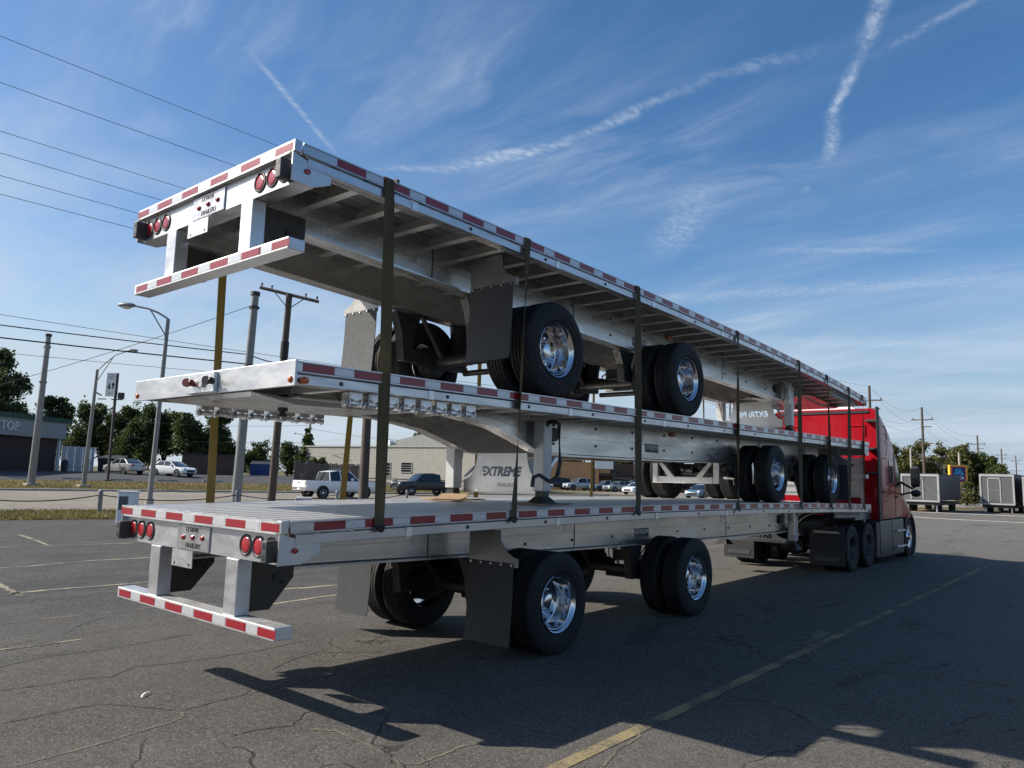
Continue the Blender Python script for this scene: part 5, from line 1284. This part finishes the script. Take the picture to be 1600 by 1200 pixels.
car('black pickup truck facing left on the road behind the straps', 'pickup', (40.8, 41.6), math.radians(163), (.004, .005, .008), 'pickup', group='pickups on the road', metal=0)
car('white car nose just right of the near landing leg', 'car', (78.5, 59.3), math.radians(-80), (.62, .64, .68), 'sedan', metal=0)
car('black suv parked behind the silver minivan', 'suv', (88.0, 63.0), math.radians(140), (.015, .017, .022), 'suv')
car('silver minivan facing left, left of the yellow lit strap', 'van', (87.0, 58.0), math.radians(152), (.40, .45, .48), 'suv')
car('grey hatchback half hidden by the reader board post', 'car', (88.2, 54.2), math.radians(150), (.25, .30, .33), 'sedan')
car('pale green sedan beside the dark blue suv', 'car', (86.6, 51.0), math.radians(160), (.26, .29, .25), 'sedan')
car('dark blue suv in front of the brown wing', 'suv', (88.6, 49.8), math.radians(140), (.012, .018, .04), 'suv')
car('dark car at the right end of the parked row', 'car', (93.5, 49.6), math.radians(140), (.03, .03, .03), 'sedan')
car('white sedan partly behind the strap, nearest of the parked row', 'car', (75.2, 41.2), math.radians(175), (.75, .76, .77), 'sedan', metal=0)
car('blue grey car seen between the middle trailer wheels', 'car', (66, 28.6), math.radians(180), (.10, .16, .2), 'sedan')

# grey box trailers at the right
def boxtrailer(label, p0, p1, pd, zb, zt, grp='grey box trailers'):
    L, az = basis(p0, p1)
    e = thing('box_trailer', label, 'trailer', (p0[0], p0[1], 0), az, grp)
    D = pd
    MB().box(0, L, 0, D, zb, zt).build('body', M['box_dark'], e)
    fc = MB().box(.03, L-.03, -.012, -.001, zb+.02, zt-.04).build('front_panel', M['box_grey'], e)
    w4 = .10
    MB().box(-.02, L+.02, -.06, -.013, zt-.12, zt+.04).box(-.02, w4, -.06, -.013, zb, zt-.12).box(L-w4, L+.02, -.06, -.013, zb, zt-.12).box(-.02, L+.02, -.06, -.013, zb-.12, zb).build('frame', M['frame_grey'], e)
    dx = L*.42; d = MB().box(dx-.36, dx+.36, -.03, -.013, zb+.1, zt-.3).build('door', M['box_grey'], e)
    MB().box(dx-.43, dx-.36, -.05, -.013, zb+.05, zt-.24).box(dx+.36, dx+.43, -.05, -.013, zb+.05, zt-.24).box(dx-.43, dx+.43, -.05, -.013, zt-.30, zt-.22).build('door_frame', M['frame_grey'], d)
    MB().box(dx-.3, dx+.3, -.036, -.031, zb+.95, zb+1.0).build('push_bar', M['step'], d)
    MB().box(-.03, L+.03, -.03, D+.03, zt+.04, zt+.08).build('roof', M['box_grey'], e)
    for x in (.4, L-.4):
        for y in (1.2, 2.1, D-2.0, D-1.2):
            MB().cyl((x-.12, y, .38), (x+.12, y, .38), .38, 18).build('wheel', M['rubber'], e, smooth=40)
    for x in (.25, L-.25): MB().box(x-.05, x+.05, .3, .4, .02, zb-.12).build('jack', M['step'], e)
    MB().box(.1, L-.1, .1, D-.1, zb-.35, zb-.125).build('chassis', M['axle'], e)
    return e
boxtrailer('grey box trailer with a pale framed door beside the cab mirror', (58.0, 8.95), (58.0, 6.5), 8.5, .85, 2.68)
boxtrailer('grey box trailer with a pale framed door at the right edge', (64.2, 4.85), (64.2, 2.65), 9.0, .72, 2.85)
boxtrailer('pale ended box trailer cut by the right border', (64.5, 2.15), (64.5, .2), 9.0, .72, 2.7)
# parking blocks, bollards and chain, kerbside box
blk = MB().hexa([(-.9, -.1, 0), (.9, -.1, 0), (.9, .1, 0), (-.9, .1, 0), (-.87, -.06, .14), (.87, -.06, .14), (.87, .06, .14), (-.87, .06, .14)]).mesh('parking_block', M['conc'])
for i, (x, y) in enumerate(((14.6, 66.6), (18.3, 65.7), (21.8, 64.6), (25.1, 63.3), (28.7, 62.4), (32.4, 61.2))):
    o = inst(blk, 'parking_block', None, (x, y, gh(x, y)+.055), (0, 0, math.radians(-16)))
    tag(o, ('parking block left of the thick grey pole', 'parking block right behind the thick grey pole', 'parking block between the leaning lamp and the brown sign post', 'parking block at the foot of the brown sign post', 'parking block just right of the tall street lamp', 'parking block at the olive strap, last on the right')[i], 'parking block', 'parking blocks along the far verge')
fp = [(4.2, 25.9), (8.73, 25.4), (14.2, 25.2), (19.5, 25.3), (25.1, 26.5)]
for i, (x, y) in enumerate(fp):
    e = thing('bollard', ('short dark post at the far left end of the chain', 'dark post left of the tall street lamp', 'dark post left of the white pickup truck', 'dark post in front of the white pickup', 'dark post left of the black pickup')[i], 'post', (x, y, 0), 0, 'chain fence posts')
    MB().cyl((0, 0, -.05), (0, 0, .80), .085, 12).ball((0, 0, .80), .085).build('post_shaft', M['galv'], e, smooth=40)
m = MB()
for a, b in zip(fp[:-1], fp[1:]):
    a = Vector((a[0], a[1], .68)); b = Vector((b[0], b[1], .68)); m.tube([a.lerp(b, k/10)-Vector((0, 0, .9*(k/10)*(1-k/10))) for k in range(11)], .022, 6)
tag(m.build('chain', M['wire'], smooth=60), 'black chain sagging between the short posts by the road', 'chain')
e = thing('utility_box', 'small white utility cabinet behind the left rear corner of the lowest deck', 'cabinet', (7.2, 19.4, 0), math.radians(-40))
MB().box(-.25, .25, -.2, .2, 0, .98).build('cabinet', M['white'], e, bevel=.02); MB().box(-.20, .06, -.206, -.201, .45, .86).build('door', M['box_grey'], e)
MB().box(-.28, .28, -.23, .23, .98, 1.02).build('lid', M['white'], e)
e = thing('utility_box', 'low white meter box on the verge before the white pickup', 'cabinet', (17.0, 24.4, 0), math.radians(-40))
MB().box(-.35, .35, -.25, .25, 0, .6).build('cabinet', M['white'], e, bevel=.02); MB().box(-.3, .0, -.256, -.251, .1, .5).build('door', M['box_grey'], e)

# ------------------------------------------------------------------ trees and grass
def leaf_mesh(name, centers, radii, n, size, mtl, flat=.8, seed=0):
    r = np.random.default_rng(seed); V = []; 
    tot_ = sum(q**2 for q in radii); vs = []
    for c, R in zip(centers, radii):
        k = int(n*R*R/tot_)
        d = r.normal(size=(k, 3)); d /= np.linalg.norm(d, axis=1)[:, None]
        rad = R*(r.uniform(.25, 1.08, size=(k, 1))**.55)
        p = np.array(c)+d*rad*np.array([1, 1, flat])
        # clump: pull towards random cluster points to leave gaps
        cl = np.array(c)+r.normal(size=(max(6, k//45), 3))*R*np.array([.52, .52, .48*flat/.8])
        idx = r.integers(0, len(cl), k); mixf = r.uniform(.25, .85, size=(k, 1))
        p = p*(1-mixf)+(cl[idx]+r.normal(size=(k, 3))*R*.14)*mixf
        u = r.normal(size=(k, 3)); u /= np.linalg.norm(u, axis=1)[:, None]
        w_ = np.cross(u, r.normal(size=(k, 3))); w_ /= np.linalg.norm(w_, axis=1)[:, None]
        s = size*r.uniform(.55, 1.3, size=(k, 1))
        vs.append(np.stack([p-u*s, p-w_*s*.55, p+u*s, p+w_*s*.55], 1))
    vs = np.concatenate(vs).reshape(-1, 3); nq = len(vs)//4
    me = bpy.data.meshes.new(name)
    me.vertices.add(nq*4); me.vertices.foreach_set('co', vs.ravel())
    me.loops.add(nq*4); me.loops.foreach_set('vertex_index', np.arange(nq*4))
    me.polygons.add(nq); me.polygons.foreach_set('loop_start', np.arange(nq)*4); me.polygons.foreach_set('loop_total', np.full(nq, 4))
    me.update(); me.materials.append(mtl); return me
def tree(label, x, y, H, Rc, mtl, n=5200, seed=0, base=.22, size=.26, grp='trees', name='leafy_tree', bushy=False, blobs=9):
    r = random.Random(seed); e = thing(name, label, 'tree' if not bushy else 'bush', (x, y, gh(x, y)), 0, grp)
    th = H*base; cs = []; rs = []
    for i in range(blobs):
        a = r.uniform(0, 2*PI); t = r.random(); rad = Rc*(.62-.35*t)*r.uniform(.4, 1.1)
        cs.append((rad*math.cos(a), rad*math.sin(a), th+(H-th)*(.16+.72*t))); rs.append(Rc*r.uniform(.34, .55)*(1-.25*t))
    cs.append((0, 0, th+(H-th)*.45)); rs.append(Rc*.62)
    tk = MB().tube([(0, 0, -.2), (.1*r.uniform(-1, 1), .1, th*.6), (.2*r.uniform(-1, 1), 0, th+(H-th)*.35), (.2, .1, H*.8)], .035*H*.6+.03, 9, .03)
    for c in cs[:6]: tk.tube([(0, 0, th*.7), (c[0]*.45, c[1]*.45, (th*.7+c[2])/2+.1*H*.3), c], .016*H*.55+.02, 6, .015)
    tk.build('trunk', M['bark'], e, smooth=60)
    inst(leaf_mesh('crown', cs, rs, n, size, mtl, .8, seed), 'crown', e)
    return e
tree('big dark tree behind the shop roof at the left edge', 28.6, 113.5, 17.4, 5.6, M['leaf_dark'], 13000, 1, .3, .27, 'trees beyond the far lot')
tree('small dark tree showing right above the shop roof edge', 35.0, 110.0, 10.6, 4.0, M['leaf_dark'], 6500, 2, .25, .24, 'trees beyond the far lot')
for i, (x, y, H, Rc, lab) in enumerate(((36.0, 100.0, 9.5, 3.8, 'dark bushy tree above the pale panel fence'), (38.6, 97.2, 8.6, 3.7, 'dark tree behind the leaning street lamp'), (39.6, 92.5, 8.9, 3.7, 'dark tree behind the left silver car'),
                                       (42.3, 92.5, 9.2, 3.6, 'dark tree behind the thin brown sign post'), (42.3, 86.5, 8.4, 3.5, 'dark tree left of the white car'), (45.0, 84.5, 8.6, 3.4, 'dark tree directly above the white car, last of the tall ones'))):
    tree(lab, x, y, H, Rc, M['leaf_dark'] if i % 2 == 0 else M['leaf_mid'], 10500, 10+i, .12, .21, 'trees beyond the far lot', blobs=12)
for i, (x, y, H, Rc, lab) in enumerate(((47.0, 86.0, 4.6, 3.2, 'green bush just right of the olive strap at the left'), (50.8, 84.5, 4.3, 3.2, 'green bush behind the blue dumpster'), (52.3, 79.5, 4.4, 3.0, 'green bush between the capped pole and the wooden pole'), (52.0, 74.0, 4.0, 2.6, 'green bush right of the dark wooden pole'), (47.6, 66.5, 2.6, 1.5, 'small bush at the left end of the board fence'))):
    tree(lab, x, y, H, Rc, M['leaf_far'] if i % 2 else M['leaf_mid'], 5200, 30+i, .08, .17, 'bushes beyond the far lot', 'bush', True)
tree('slanting ivy covered shrub climbing the thin far pole', 50.5, 73.0, 6.6, 1.5, M['leaf_mid'], 1800, 41, .1, .2, 'bushes beyond the far lot', 'bush', True)
tree('dark tree top peeping over the grey hip roof', 66.5, 69.0, 8.2, 3.0, M['leaf_dark'], 2600, 45, .3, .3, 'trees beyond the beige building')
for i, (x, y, H, Rc, lab) in enumerate(((98.5, 77.0, 9.5, 5.2, 'dark tree over the left end of the orange building'), (104.5, 72.0, 9.0, 5.0, 'dark tree behind the white reader board'), (108.8, 66.0, 9.5, 5.2, 'dark tree over the brown wing'), (113, 59.5, 9.0, 5.0, 'dark tree at the far end of the brown wing'))):
    tree(lab, x, y, H, Rc, M['leaf_dark'], 4200, 50+i, .2, .36, 'trees beyond the orange building')
for i, (x, y, H, Rc, lab, mt) in enumerate(((124.0, 24.6, 8.9, 4.0, 'yellowing tree close to the red cab', 'leaf_gold'), (129.0, 22.3, 9.2, 4.4, 'tall yellow green tree behind the double armed pole', 'leaf_gold'), (133.5, 20.2, 8.6, 4.4, 'broad tree behind the curved arm lamp', 'leaf_gold'),
                                          (131.0, 17.0, 8.9, 3.6, 'spiky topped green tree left of the store sign', 'leaf_gold'), (134.0, 15.0, 7.6, 3.8, 'green tree behind the store sign', 'leaf_mid'), (132.0, 12.6, 7.0, 3.2, 'low tree right of the store sign', 'leaf_mid'))):
    tree(lab, x, y, H, Rc, M[mt], 11000, 70+i, .1, .21, 'trees at the right', blobs=12)
tree('round green bush between the two grey box trailers', 86.0, 9.1, 2.6, 1.5, M['leaf_gold'], 2400, 90, .05, .13, 'bushes at the right', 'bush', True)
tree('dark low hedge bush right of the round bush', 118.0, 10.3, 4.2, 2.6, M['leaf_dark'], 1800, 91, .05, .25, 'bushes at the right', 'bush', True)
# far wood on the horizon
cs = []; rs = []; r = random.Random(5)
for i in range(70):
    a = math.radians(r.uniform(-40, 120)); d = r.uniform(330, 420); cs.append((d*math.cos(a), d*math.sin(a), r.uniform(1, 3.4))); rs.append(r.uniform(4, 8))
o = inst(leaf_mesh('far_woods', cs, rs, 16000, 1.0, M['leaf_far'], .6, 77), 'far_woods'); tag(o, None, None, None, 'stuff')
# dry grass on the verges
def grass(name, s0, s1, n0, n1, count, hgt, dz, seed):
    r = np.random.default_rng(seed); s = r.uniform(s0, s1, count); n = r.uniform(n0, n1, count)
    x = s*.966+n*.26; y = -s*.26+n*.966
    z = np.array([gh(a, b) for a, b in zip(x, y)])+dz
    an = r.uniform(0, 2*PI, count); hh = hgt*r.uniform(.4, 1.2, count); wd = .012+.02*r.random(count)
    lx = r.normal(0, .5, count)*hh; ly = r.normal(0, .5, count)*hh
    a = np.stack([x-np.cos(an)*wd, y-np.sin(an)*wd, z], 1); b = np.stack([x+np.cos(an)*wd, y+np.sin(an)*wd, z], 1); c = np.stack([x+lx, y+ly, z+hh], 1)
    vs = np.stack([a, b, c], 1).reshape(-1, 3)
    me = bpy.data.meshes.new(name); me.vertices.add(count*3); me.vertices.foreach_set('co', vs.ravel()); me.loops.add(count*3); me.loops.foreach_set('vertex_index', np.arange(count*3))
    me.polygons.add(count); me.polygons.foreach_set('loop_start', np.arange(count)*3); me.polygons.foreach_set('loop_total', np.full(count, 3)); me.update(); me.materials.append(M['dry_blade'])
    tag(inst(me, name), None, None, None, 'stuff')
grass('grass', -6, 14, 23.2, 28.1, 26000, .13, .01, 3)
grass('grass', -2, 42, 54.3, 66.2, 30000, .14, .05, 4)
